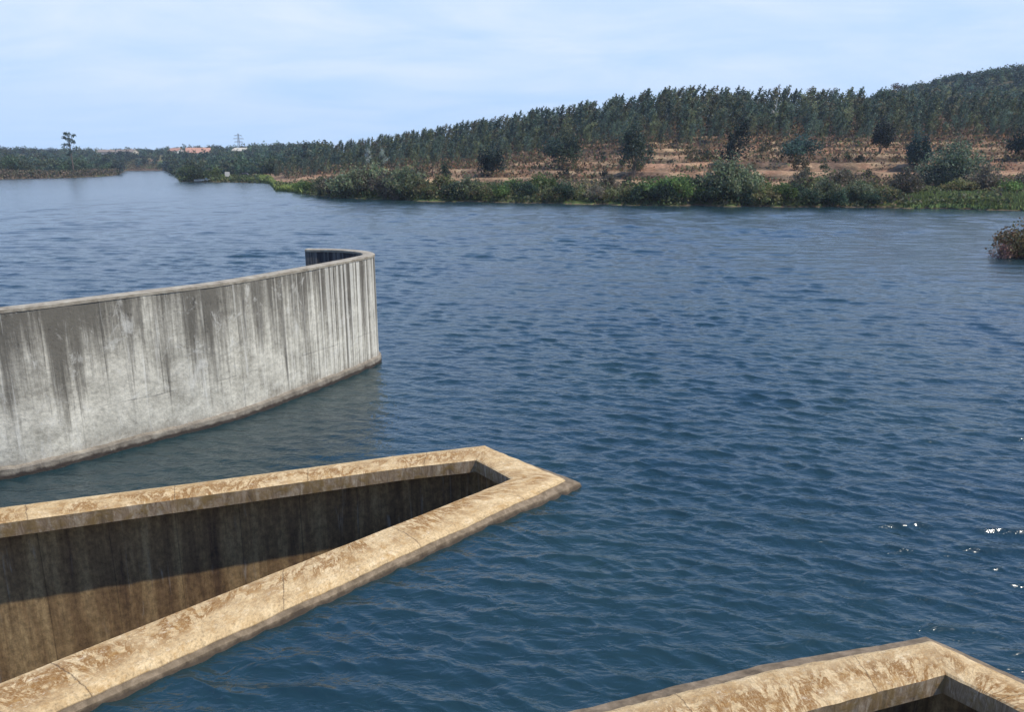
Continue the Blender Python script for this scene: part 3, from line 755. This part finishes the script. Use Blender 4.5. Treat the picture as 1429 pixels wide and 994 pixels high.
# far woods as one mass: rounded crowns over the far hills and the high hill behind
fw = [bushy(np.random.default_rng(300+k), 7.0, 4.2, c, nl=6, per=26, leaf=1.25, stems=1) for k, c in enumerate([(0.034, 0.060, 0.046), (0.048, 0.075, 0.046), (0.030, 0.052, 0.046), (0.075, 0.09, 0.05)])]
Lv = []
for k in range(11500):
    aa = rp.uniform(-62, 37); 
    r_ = 300+rp.uniform(0, 1)**1.3*900 if k % 3 or aa < 15 else rp.uniform(380, 640)
    x, y = r_*math.sin(math.radians(aa)), r_*math.cos(math.radians(aa)); s_ = float(land_s(np.array([x]), np.array([y]))[0])
    if s_ < (6 if -27 < aa < -23.3 else 34): continue
    if aa > -13.0 and not (aa > 17 and 380 < r_ < 640): continue
    if aa < -13 and s_ < 60 and rp.uniform() < .3: continue
    if vnoise2(np.array([x/60.0]), np.array([y/60.0]), 77)[0] > 0.72 and aa < -13 and r_ > 720: continue
    q = rp.uniform(.6, 1.15)*(0.8 if aa > 15 else 1)
    Lv.append(placed(fw[int(rp.integers(0, 4))][1], (x, y, gz(x, y)-.4), rp.uniform(0, 6), (q, q, q*rp.uniform(.7, 1.1))))
V, F, C = concat(Lv)
tag(obj('distant_woodland', np_mesh('distant_woodland', V, F, M['foliage'], col=C)), 'far-off blue-green woodland on the low hills along the horizon', 'wood', kind='stuff')

# dry scrub and undergrowth
def blades(C, h, w, rng, col, var=.3):
    n = len(C); a = rng.uniform(0, 2*np.pi, n); d = np.stack([np.cos(a), np.sin(a), a*0], 1); hh = (np.asarray(h)*rng.uniform(.6, 1.3, n))[:, None]
    tip = C+np.array([0, 0, 1])*hh+rng.normal(0, .18, (n, 3))*hh*np.array([1, 1, .2]); ww = np.asarray(w).reshape(-1, 1) if np.ndim(w) else w
    V = np.stack([C-d*ww*.5, C+d*ww*.5, tip+d*ww*.22, tip-d*ww*.22], 1).reshape(-1, 3)
    c = np.asarray(col); c = np.broadcast_to(c, (n, 3)) if c.ndim == 1 else c
    return V, np.arange(n*4).reshape(n, 4), np.clip(c*(1+var*rng.normal(size=(n, 1)).clip(-2, 2)), .004, 1)
def scatter(n, a0, a1, s0, s1, seed):
    g = np.random.default_rng(seed); aa = g.uniform(a0, a1, n); s_ = s0+(s1-s0)*g.uniform(0, 1, n)
    rs0 = np.interp(aa, AZ, RS); r_ = rs0+s_
    x, y = r_*np.sin(np.radians(aa)), r_*np.cos(np.radians(aa)); sl = land_s(x, y)
    k = sl > .15
    return x[k], y[k], sl[k], aa[k], g
parts_ = []
# brownish undergrowth at the plantation's foot and between the trunks
x, y, sl, aa, g = scatter(62000, -16, 37, 18, 118, 61)
zq = ground_z(x, y); phq = (zq+0.25*vnoise2(x/15, y/15, 5))/1.55; phq = phq-np.floor(phq)
keepm = vnoise2(x/11, y/5, 63)+0.022*(sl-52)+1.1*np.clip(1-np.abs(phq-.15)/.3, 0, 1)-.35 > 0.0
x, y, sl = x[keepm], y[keepm], sl[keepm]; z = ground_z(x, y); n = len(x)
pal = np.array([[0.16, 0.10, 0.06], [0.11, 0.075, 0.05], [0.10, 0.105, 0.05], [0.21, 0.13, 0.07], [0.08, 0.095, 0.045]])
parts_.append(leaf_quads(np.stack([x, y, z+g.uniform(0.0, 2.6, n)*np.clip((sl-20)/40, .22, 1)], 1), g.uniform(.35, .8, n), g, pal[g.choice(5, n, p=[.3, .25, .2, .1, .15])]*np.interp(sl, [60, 90], [1, .6])[:, None], .3, up=.8))
V, F, C = concat(parts_)
tag(obj('undergrowth', np_mesh('undergrowth', V, F, M['foliage'], col=C)), 'reddish brown dry undergrowth on the slope below and among the eucalyptus', 'undergrowth', kind='stuff')
# green ground cover along the water
parts_ = []
x, y, sl, aa, g = scatter(60000, -17.5, 38, 0, 30, 71); keepm = (sl < 16+12*vnoise2(x/8, y/8, 72)) ; x, y, sl, aa = x[keepm], y[keepm], sl[keepm], aa[keepm]
z = ground_z(x, y); n = len(x); hh = 0.35+1.9*np.clip(vnoise2(x/5, y/5, 73)+.35, 0, 1)
pal = np.array([[0.11, 0.145, 0.055], [0.145, 0.155, 0.07], [0.08, 0.105, 0.05], [0.18, 0.16, 0.08], [0.15, 0.115, 0.08]])
kc = (vnoise2(x/6, y/6, 74)*2.2+2.2+g.normal(0, .7, n)).astype(int).clip(0, 4)
parts_.append(leaf_quads(np.stack([x, y, z+g.uniform(.05, 1, n)*hh], 1), g.uniform(.3, .65, n), g, pal[kc], .3, up=.8))
x, y, sl, aa, g = scatter(26000, -46, -17.2, 0, 26, 81); km = (aa < -22) | (sl < 6.5) | (sl > 18); x, y, sl, aa = x[km], y[km], sl[km], aa[km]; z = ground_z(x, y); n = len(x)
pal2 = np.array([[0.15, 0.11, 0.07], [0.09, 0.085, 0.045], [0.06, 0.065, 0.035], [0.19, 0.15, 0.09]])
parts_.append(leaf_quads(np.stack([x, y, z+g.uniform(.0, 1, n)**1.5*np.where(aa > -24, 1.0, 2.6)], 1), g.uniform(.5, 1.1, n), g, np.where((aa > -24)[:, None], np.array([0.10, 0.125, 0.05]), pal2[g.choice(4, n)]), .3, up=.8))
V, F, C = concat(parts_)
tag(obj('shore_scrub', np_mesh('shore_scrub', V, F, M['foliage'], col=C)), 'tangled olive green scrub and weeds along the far waterline', 'scrub', kind='stuff')
# grass: bright bank on the right and the low spit on the left
x, y, sl, aa, g = scatter(16000, 26.5, 38, 0, 9, 91); z = ground_z(x, y); n = len(x)
pa = blades(np.stack([x, y, z], 1), .35+.1*np.clip(sl, 0, 5), .16, g, np.array([[0.13, 0.165, 0.06]])*np.where(sl < .8, 1.9, 1.0)[:, None])
x, y, sl, aa, g = scatter(14000, -17.6, -14.8, 0, 22, 92); z = ground_z(x, y); n = len(x)
pb = blades(np.stack([x, y, z], 1), .8, .35, g, (0.22, 0.26, 0.075))
V, F, C = concat([pa, pb])
tag(obj('shore_grass', np_mesh('shore_grass', V, F, M['foliage'], col=C)), 'low green grass at the water edge of the right bank and on the small spit', 'grass', kind='stuff')

# single trees and shrubs that can be told apart; (x, y), height, half width
def single(name, label, cat, xy, parts, bark='bark', rz=0.0, crown='crown', trunk='trunk', sink=.1):
    o = make_plant(name, *parts, bark=bark, leafname=crown, trunkname=trunk); o.location = (xy[0], xy[1], gz(*xy)-sink); o.rotation_euler = (0, 0, rz)
    return tag(o, label, cat)
G = np.random.default_rng
BLUE = (0.034, 0.062, 0.052)
single('dark_tree', 'dense dark green tree standing alone left of the bare terraces, nearest the lake bend', 'tree', (-4.6, 172.4), bushy(G(1), 7.4, 3.2, BLUE, 15, 190, .45))
single('broad_tree', 'broad dark tree with a paler green left side on the terraced slope', 'tree', (11.0, 174.2), bushy(G(2), 8.4, 4.6, BLUE, 18, 190, .45, col2=(0.06, 0.085, 0.05)))
single('tall_tree', 'tallest dark tree on the terraces, a thin bare trunk showing under its crown', 'tree', (23.7, 153.7), bushy(G(3), 10.6, 3.3, BLUE, 20, 170, .40, base=1.5, col2=(0.045, 0.065, 0.045)))
single('leaning_tree', 'dark tree leaning right above the green shrubs in the middle of the bank', 'tree', (43.5, 161.2), gum(G(4), 8.8, (0.026, 0.045, 0.036), lean=.22, nb=26, per=80, leaf=.42, width=1.5, low=.12))
single('squat_tree', 'squat dark umbrella-shaped tree on the brown terraces', 'tree', (58.2, 161.3), bushy(G(5), 6.0, 4.3, BLUE, 17, 180, .42, base=.8))
single('hillside_tree', 'dark ragged tree in front of the plantation edge, above the brown terraces', 'tree', (76.8, 167.2), bushy(G(6), 7.4, 2.8, (0.026, 0.04, 0.038), 14, 160, .42))
single('conical_tree', 'dark blue-green cone-shaped tree just left of the big grey-green shrub', 'tree', (76.3, 150.8), bushy(G(7), 8.0, 2.7, (0.018, 0.04, 0.038), 16, 190, .4))
single('big_shrub', 'largest grey-green shrub, spreading above the grassy bank on the right', 'shrub', (72.5, 130.6), feathery(G(8), 8.0, 7.0, (0.10, 0.135, 0.085), 150, 60, .40))
single('dark_thicket', 'low blackish thicket in front of the largest grey-green shrub', 'shrub', (68.0, 126.8), bushy(G(9), 4.4, 6.0, (0.022, 0.036, 0.03), 18, 170, .38))
single('edge_tree', 'dark tree on the hillside cut by the right edge of the photo', 'tree', (98.5, 154.6), bushy(G(10), 7.0, 2.8, BLUE, 14, 170, .42))
single('umbrella_pine', 'tall lone pine with sparse tufted crown rising over the left bank', 'tree', (-192.9, 349.8), umbrella(G(12), 18.0))
single('young_conifer', 'small green conifer on the left part of the slope, apart from the plantation', 'tree', (-13.9, 166.9), bushy(G(13), 5.0, 1.5, (0.035, 0.06, 0.035), 9, 80, .32))
single('flat_topped_tree', 'small flat-topped tree poking out of the plantation skyline on the right', 'tree', (111.5, 237.0), bushy(G(14), 9.4, 1.7, (0.05, 0.035, 0.035), 6, 60, .34, base=7.2))
single('point_bush', 'big round green bush on the tip of land across the inlet', 'shrub', (-103.5, 259.0), bushy(G(15), 5.8, 6.4, (0.075, 0.105, 0.045), 15, 150, .6, col2=(0.045, 0.07, 0.04)))
single('bright_bush', 'small yellow-green bush right of the round bush on the tip of land', 'shrub', (-98.2, 264.3), bushy(G(16), 4.2, 2.9, (0.10, 0.135, 0.035), 9, 70, .5))
single('silver_tree', 'slender silvery-leaved tree at the plantation foot on the left', 'tree', (-38.6, 211.5), gum(G(17), 6.2, (0.26, 0.30, 0.27), lean=.06, nb=16, per=24, leaf=.34), 'palebark')
single('silver_tree', 'silvery tree with a forked crown, right of the slender silvery one', 'tree', (-33.2, 205.2), gum(G(18), 5.8, (0.20, 0.25, 0.21), lean=-.05, nb=14, per=26, leaf=.34, width=1.3), 'palebark')
# pale dead tree among the dark gums
dg = G(19); dt = [tube([[0, 0, 0], [.15, 0, 2.5], [-.1, 0, 5], [.1, 0, 8.2]], [.24, .2, .15, .05], 5)]
for k in range(15):
    z0 = dg.uniform(2.6, 7.2); a = dg.uniform(0, 6.28); L = dg.uniform(.9, 2.3)*(1.2-z0/11)
    e = np.array([math.cos(a)*L, math.sin(a)*L*.6, z0+L*dg.uniform(.2, .8)]); dt.append(tube([[0, 0, z0], (np.array([0, 0, z0])+e)/2+[0, 0, .15], e], [.12, .085, .03], 4))
single('dead_tree', 'bare whitish dead tree standing among the dark eucalyptus', 'tree', (66.8, 205.0), (concat(dt), leaf_quads(np.stack([dg.normal(0, 1.0, 60), dg.normal(0, .8, 60), dg.uniform(4.5, 8.3, 60)], 1), .3, dg, (0.42, 0.44, 0.42))), 'palebark', crown='twigs')
# point of land with dry brown bush on the right
single('dry_bush', 'rusty brown dry bush on the small point of land at the right edge', 'shrub', (36.9, 54.4), bushy(G(20), 3.3, 2.9, (0.25, 0.155, 0.08), 24, 260, .18, base=-1.6, col2=(0.16, 0.14, 0.07)), sink=.3)
single('dark_bush', 'dark bush beneath the rusty brown one on the right point of land', 'shrub', (37.0, 53.2), bushy(G(21), 2.1, 3.2, (0.09, 0.085, 0.045), 16, 120, .2), sink=.3)
single('reed_clump', 'clump of pale pinkish reeds at the waterline on the right point of land', 'reeds', (34.2, 53.8), feathery(G(22), 1.5, 1.2, (0.34, 0.21, 0.17), 60, 26, .13), sink=.15, crown='blades', trunk='stalks')

# the run of shrubs along the right-hand shore
kinds = {
 'willow': ('grey_shrub', lambda g: feathery(g, 4.3, 3.2, (0.14, 0.165, 0.09), 90, 46, .32), 'shrub'),
 'dusky': ('dusky_shrub', lambda g: feathery(g, 3.7, 3.0, (0.13, 0.115, 0.08), 85, 42, .30), 'shrub'),
 'green': ('green_shrub', lambda g: bushy(g, 3.0, 2.4, (0.085, 0.135, 0.04), 13, 130, .30, col2=(0.12, 0.17, 0.045)), 'shrub'),
 'dark': ('dark_shrub', lambda g: bushy(g, 3.0, 2.5, (0.032, 0.055, 0.034), 13, 130, .30), 'shrub'),
 'olive': ('olive_shrub', lambda g: bushy(g, 2.4, 2.4, (0.135, 0.15, 0.06), 12, 120, .28, col2=(0.16, 0.14, 0.065)), 'shrub'),
}
KP = {k: [make_plant(v[0], *v[1](G(500+7*i+j)), leafname='leaves', trunkname='stems') for j in range(2)] for i, (k, v) in enumerate(kinds.items())}
glab = {'willow': 'feathery grey-green shrub at the waterline of the right-hand shore', 'dusky': 'purplish brown twiggy shrub at the waterline of the right-hand shore',
        'green': 'leafy mid-green shrub along the right-hand shore below the terraces', 'dark': 'blackish green shrub on the right-hand shore below the terraces',
        'olive': 'low yellowish olive shrub on the right-hand shore below the terraces'}
ggrp = {'willow': 'grey-green waterline shrubs', 'dusky': 'purplish twiggy waterline shrubs', 'green': 'mid-green shore shrubs', 'dark': 'blackish shore shrubs', 'olive': 'olive shore shrubs'}
row = [  # azimuth, metres inland, kind, scale
 (-14.9, 4, 'green', .8), (-14.2, 3, 'green', .95), (-13.5, 2, 'willow', .85), (-12.8, 3, 'dusky', 1.0), (-12.0, 2, 'willow', 1.1), (-11.2, 2.5, 'willow', 1.2), (-10.5, 3, 'dusky', 1.25), (-9.8, 5, 'willow', 1.35), (-9.0, 2, 'dusky', 1.2), (-8.4, 1.5, 'dusky', 1.0), (-7.6, 3, 'willow', 1.3), (-6.7, 4, 'olive', 1.3), (-5.8, 2, 'olive', 1.0), (-5.0, 5, 'olive', 1.5), (-4.0, 2, 'dark', 1.1), (-3.2, 3, 'willow', .9), (-2.2, 2, 'olive', 1.1), (-1.0, 2, 'green', .9), (0.3, 9, 'green', 1.1), (1.0, 3, 'dark', 1.0), (1.9, 10, 'green', 1.3), (2.8, 2, 'olive', 1.0), (3.9, 2, 'dark', 1.0), (5.0, 3, 'olive', .8), (6.1, 2, 'dusky', .8), (7.2, 3, 'olive', .9), (8.3, 2.5, 'olive', 1.0), (9.3, 2, 'dark', 1.1), (10.2, 4, 'green', 1.35), (11.0, 2, 'dark', 1.2), (11.8, 4, 'green', 1.5), (12.6, 2, 'green', 1.1), (13.4, 6, 'dark', 1.4), (14.2, 2, 'dark', 1.1), (15.2, 4.5, 'willow', 1.5), (16.2, 3, 'willow', 1.25), (16.9, 2, 'dark', .9), (17.8, 2.5, 'olive', 1.2), (18.8, 2, 'green', 1.0), (19.7, 4, 'dark', 1.0), (20.6, 1.8, 'dark', .9), (21.6, 3, 'willow', .9), (22.6, 2, 'dark', .9), (23.6, 4, 'willow', .8), (24.5, 2, 'dark', .8), (25.4, 5, 'olive', 1.0), (26.5, 7, 'dusky', 1.1), (29.5, 12, 'olive', 1.1), (30.8, 14, 'dusky', 1.1), (32, 11, 'green', .9), (33, 15, 'dusky', 1.0), (34.5, 12, 'green', 1.1), (17.2, 12, 'green', 1.2), (12.2, 12, 'green', 1.2), (14.9, 11, 'olive', 1.3),
 (-8.2, 14, 'willow', 1.0), (-2.0, 17, 'green', 1.0), (3.0, 16, 'dark', .7), (7.0, 19, 'dusky', .8), (20.0, 17, 'dusky', .8), (22.6, 21, 'dusky', 1.0), (24.3, 19, 'green', .7), (26.0, 18, 'dark', .8), (-12.6, 12, 'olive', .9), (-11.0, 18, 'green', .7)]
for a, s_, k, q in row:
    r_ = float(np.interp(a, AZ, RS))+s_; x, y = r_*math.sin(math.radians(a)), r_*math.cos(math.radians(a)); j = int(rp.integers(0, 2))
    use((k, j), KP[k][j], (x, y, max(gz(x, y), 0)-.1), rp.uniform(0, 6.28), (q*rp.uniform(.9, 1.15), q*rp.uniform(.9, 1.15), q*rp.uniform(.9, 1.1)), glab[k], 'shrub', ggrp[k])
# small scattered shrubs on the terraces
tb = [make_plant('slope_shrub', *bushy(G(600+j), 2.2, 1.5, c, 7, 60, .3), leafname='leaves', trunkname='stems') for j, c in enumerate([(0.05, 0.06, 0.03), (0.10, 0.09, 0.05), (0.03, 0.04, 0.03)])]
for k in range(46):
    a = rp.uniform(-13, 35); s_ = rp.uniform(24, 60); r_ = float(np.interp(a, AZ, RS))+s_; x, y = r_*math.sin(math.radians(a)), r_*math.cos(math.radians(a)); j = int(rp.integers(0, 3)); q = rp.uniform(.5, 1.25)
    use(('tb', j), tb[j], (x, y, gz(x, y)-.05), rp.uniform(0, 6), (q, q, q*rp.uniform(.8, 1.3)), 'small scrubby bush dotted on the brown terraced slope', 'shrub', 'small bushes on the terraces')
for j in range(3):
    if ('tb', j) not in used: bpy.data.objects.remove(tb[j])
# trees of the left bank
lt = [make_plant('bank_tree', *bushy(G(700+j), 7.0, 3.8, c, 9, 60, .75)) for j, c in enumerate([(0.034, 0.060, 0.038), (0.050, 0.080, 0.04), (0.075, 0.095, 0.05)])]
for k in range(90):
    a = rp.uniform(-40, -27.3) if k % 4 else rp.uniform(-30, -26.8); s_ = rp.uniform(22, 75); r_ = float(np.interp(a, AZ, RS))+s_; x, y = r_*math.sin(math.radians(a)), r_*math.cos(math.radians(a)); j = k % 3
    q = rp.uniform(.65, 1.15)*(1.25 if a < -33 else 1)
    use(('lt', j), lt[j], (x, y, gz(x, y)-.2), rp.uniform(0, 6), (q, q, q*rp.uniform(.8, 1.15)), 'dark rounded tree in the belt behind the left bank', 'tree', 'trees behind the left bank')
# trees behind the inlet in the middle distance
for k in range(46):
    a = rp.uniform(-22.6, -15.2); s_ = rp.uniform(45, 110); r_ = float(np.interp(a, AZ, RS))+s_; r_ = max(r_, 288); x, y = r_*math.sin(math.radians(a)), r_*math.cos(math.radians(a))
    q = rp.uniform(.5, .95)
    copy_thing(lt[k % 3], (x, y, gz(x, y)-.2), rp.uniform(0, 6), (q, q, q), 'dark rounded tree on the land behind the far inlet', 'tree', 'trees behind the far inlet')
# ------------------------------------------------------------------ far buildings, mast, boat, vehicles
def box_mb(V, F, c, s, rz=0.0):
    o = len(V); cx, cy, cz = c; a, b, h = s; ca, sa = math.cos(rz), math.sin(rz)
    for dx, dy, dz in ((-1, -1, 0), (1, -1, 0), (1, 1, 0), (-1, 1, 0), (-1, -1, 1), (1, -1, 1), (1, 1, 1), (-1, 1, 1)):
        x, y = dx*a/2, dy*b/2; V.append((cx+x*ca-y*sa, cy+x*sa+y*ca, cz+dz*h))
    for f in ((0, 3, 2, 1), (4, 5, 6, 7), (0, 1, 5, 4), (1, 2, 6, 5), (2, 3, 7, 6), (3, 0, 4, 7)): F.append(tuple(o+i for i in f))
def poly_obj(name, V, F, mat, parent=None, bevel=0.0):
    me = bpy.data.meshes.new(name); me.from_pydata(V, [], F); me.materials.append(mat); me.update()
    o = obj(name, me, parent)
    if bevel:
        m = o.modifiers.new('bevel', 'BEVEL'); m.width = bevel; m.segments = 2
    return o
def box_obj(name, c, s, mat, parent, rz=0.0, bevel=0.0):
    V, F = [], []; box_mb(V, F, c, s, rz); return poly_obj(name, V, F, mat, parent, bevel)
def house(xy, w, d, h, rise, rz, wallm, roofm, label, z=None, wins=3):
    root = empty('house', (xy[0], xy[1], (gz(*xy) if z is None else z)-.3), rz); tag(root, label, 'house')
    V = [(-w/2, -d/2, 0), (w/2, -d/2, 0), (w/2, d/2, 0), (-w/2, d/2, 0), (-w/2, -d/2, h), (w/2, -d/2, h), (w/2, d/2, h), (-w/2, d/2, h), (-w/2, 0, h+rise), (w/2, 0, h+rise)]
    F = [(0, 1, 5, 4), (2, 3, 7, 6), (1, 2, 6, 9, 5), (3, 0, 4, 8, 7)]
    poly_obj('wall', V, F, wallm, root)
    e = .45; t = .16; ez = e*rise/(d/2)
    V, F = [], []
    for sgn in (-1, 1):
        o = len(V)
        V += [(-w/2-e, sgn*(d/2+e), h-ez+.02), (w/2+e, sgn*(d/2+e), h-ez+.02), (w/2+e, 0, h+rise+.02), (-w/2-e, 0, h+rise+.02)]
        V += [(x, y, zz_+t) for x, y, zz_ in V[o:o+4]]
        F += [tuple(o+i for i in f) for f in ((0, 1, 2, 3), (4, 7, 6, 5), (0, 4, 5, 1), (1, 5, 6, 2), (3, 2, 6, 7), (0, 3, 7, 4))]
    rf = poly_obj('roof', V, F, roofm, root)
    box_obj('chimney', (w*.25, d*.12, h+rise*.5), (.8, .8, rise*.5+1.0), wallm, rf)
    for i in range(wins):
        x = -w/2+w*(i+.5)/wins
        if i == wins//2: box_obj('door', (x, -d/2-.03, .25), (1.1, .1, 2.2), M['door'], root)
        else: box_obj('window', (x, -d/2-.03, 1.2), (1.4, .1, 1.3), M['glass_dark'], root)
    return root
house((-239.0, 610.0), 17, 13, 5.5, 3.6, .35, M['render_white'], M['tile_orange'], 'largest far house, wide salmon orange roof and a white gable end', z=7.6, wins=5)
house((-268.5, 640.0), 9, 8, 5.5, 2.0, -.3, M['render_white'], M['tile_orange'], 'small pale house just left of the wide orange-roofed house', z=9.4)
house((-259.0, 634.0), 8, 7, 4.5, 1.6, .5, M['render_cream'], M['tile_brown'], 'small cream house squeezed between the pale house and the orange-roofed one', z=8.6)
house((-358.0, 706.0), 14, 9, 3.6, 1.8, .2, M['render_cream'], M['tile_brown'], 'leftmost far house, a low cream building among the trees beyond the left bank', z=11.2)
house((-335.5, 697.0), 16, 9, 3.4, 2.0, -.1, M['render_cream'], M['tile_brown'], 'low grey-cream far house with dark roof, between the lone pine and the orange roof', z=11.4)
house((-212.0, 628.0), 15, 9, 3.2, 2.2, -.55, M['render_cream'], M['render_cream'], 'pale-roofed far building below the power mast', z=11.6)

# lattice power mast on the horizon ridge
def bar(V, F, p, q, t):
    p, q = np.array(p, float), np.array(q, float); d = q-p; d /= np.linalg.norm(d)
    u = np.cross(d, [0.31, 0.2, 0.93]); u /= np.linalg.norm(u); w = np.cross(d, u); o = len(V)
    for e in (p, q):
        for a, b in ((-1, -1), (1, -1), (1, 1), (-1, 1)): V.append(tuple(e+(a*u+b*w)*t/2))
    F.extend([tuple(o+i for i in f) for f in ((0, 1, 2, 3), (4, 7, 6, 5), (0, 4, 5, 1), (1, 5, 6, 2), (2, 6, 7, 3), (3, 7, 4, 0))])
mx_, my_ = -319.0, 937.0; mz = gz(mx_, my_)
mast = empty('power_mast', (mx_, my_, mz), .25); tag(mast, 'grey lattice power mast standing on the far ridge', 'power mast')
Hm = 38-mz; V, F = [], []
wd = lambda t: 1.9*(1-t)**1.2+.35
for sx, sy in ((-1, -1), (1, -1), (1, 1), (-1, 1)):
    for k in range(8):
        t0, t1 = k/8, (k+1)/8; bar(V, F, (sx*wd(t0), sy*wd(t0), Hm*t0-1), (sx*wd(t1), sy*wd(t1), Hm*t1-1 if k < 7 else Hm), .34)
for k in range(8):
    t0, t1 = k/8, (k+1)/8
    for (a, b), (c, d) in (((-1, -1), (1, -1)), ((1, -1), (1, 1)), ((1, 1), (-1, 1)), ((-1, 1), (-1, -1))):
        bar(V, F, (a*wd(t0), b*wd(t0), Hm*t0-1), (c*wd(t1), d*wd(t1), Hm*t1-1), .22)
poly_obj('tower', V, F, M['steel'], mast)
for zt, L in ((.62, 5.2), (.76, 6.0), (.9, 4.4)):
    V, F = [], []; z0 = Hm*zt
    bar(V, F, (-L, 0, z0), (L, 0, z0), .4); bar(V, F, (-L, 0, z0), (0, 0, z0+1.6), .25); bar(V, F, (L, 0, z0), (0, 0, z0+1.6), .25)
    poly_obj('crossarm', V, F, M['steel'], mast)

# small boat pulled up at the inlet
bt = empty('rowing_boat', (-100.6, 258.0, .05), .35); tag(bt, 'small white and blue boat drawn up at the inlet beside the round bush', 'boat')
N = 13; rows = []; uvs = []
for i in range(N):
    t = i/(N-1); x = -2.6+5.2*t; wdt = 1.0*math.sin(min(1, .35+t*.9)*math.pi/2)*(1-t**4)+.03; zk = .05+.25*t**3; zt_ = .75+.25*t**2
    rows.append([Vector((x, -wdt, zt_)), Vector((x, -wdt*.8, zk+.25)), Vector((x, 0, zk)), Vector((x, wdt*.8, zk+.25)), Vector((x, wdt, zt_)), Vector((x, wdt*.86, zt_)), Vector((x, wdt*.66, zk+.32)), Vector((x, 0, zk+.1)), Vector((x, -wdt*.66, zk+.32)), Vector((x, -wdt*.86, zt_))]); uvs.append([(t, q/9) for q in range(10)])
loft('hull', rows, M['boat_white'], uvs, bt)
for x in (-1.3, .2): box_obj('seat', (x, 0, .5), (.35, 1.5, .06), M['boat_blue'], bt)
box_obj('cuddy', (1.3, 0, .62), (1.1, .9, .5), M['boat_blue'], bt, bevel=.06)

def vehicle(xy, rz, name, label, cat, body, prof, L, W, wheels):
    r_ = empty(name, (xy[0], xy[1], gz(*xy)), rz); tag(r_, label, cat)
    V = [(x, s*W/2*(1 if z < prof['belt'] else .84), z) for s in (-1, 1) for x, z in prof['pts']]; n = len(prof['pts'])
    F = [tuple(range(n-1, -1, -1)), tuple(range(n, 2*n))]+[(i, (i+1) % n, n+(i+1) % n, n+i) for i in range(n)]
    poly_obj('body', V, F, body, r_, .05)
    for s in (-1, 1):
        box_obj('side_window', prof['win'][0][:1]+(s*W/2*.9, prof['win'][0][1]), prof['win'][1], M['glass_dark'], r_)
        for x in wheels:
            a = np.linspace(0, 2*np.pi, 17)[:-1]; V = [(x+.32*math.cos(q), s*(W/2-.08)+dy, .32+.32*math.sin(q)) for dy in (-.11, .11) for q in a]
            F = [tuple(range(15, -1, -1)), tuple(range(16, 32))]+[(i, (i+1) % 16, 16+(i+1) % 16, 16+i) for i in range(16)]
            poly_obj('wheel', V, F, M['rubber'], r_)
    return r_
vehicle((-91.2, 272.0), .1, 'parked_car', 'dark parked car on the bare earth behind the far inlet', 'car', M['car_paint'],
        dict(belt=.95, pts=[(-2.1, .3), (2.1, .3), (2.15, .75), (1.1, .95), (.45, 1.45), (-1.2, 1.48), (-1.95, .98), (-2.15, .8)], win=((-.35, 1.0), (1.7, .12, .36))), 4.2, 1.75, (-1.3, 1.3))
vehicle((-97.6, 272.5), 1.91, 'parked_van', 'small white van parked on the bare earth, left of the dark car', 'van', M['van_white'],
        dict(belt=1.1, pts=[(-2.2, .35), (2.2, .35), (2.25, 1.0), (1.6, 1.25), (1.1, 1.95), (-2.15, 2.0)], win=((.9, 1.25), (.8, .12, .5))), 4.4, 1.8, (-1.35, 1.4))
# ------------------------------------------------------------------ thin summer haze
hm = bpy.data.materials.new('haze'); hm.use_nodes = True; hn = hm.node_tree; hn.nodes.clear()
ho = nd(hn, 'ShaderNodeOutputMaterial'); hv = nd(hn, 'ShaderNodeVolumePrincipled')
hv.inputs['Color'].default_value = (0.72, 0.84, 1.0, 1); hv.inputs['Density'].default_value = HAZE; hv.inputs['Anisotropy'].default_value = 0.0
hn.links.new(hv.outputs[0], ho.inputs['Volume'])
V, F = [], []; box_mb(V, F, (0, 0, -9.5), (3500, 3500, 120)); hz = poly_obj('haze', V, F, hm)
tag(hz, 'thin pale blue haze in the air over the lake and hills', 'haze', kind='stuff')
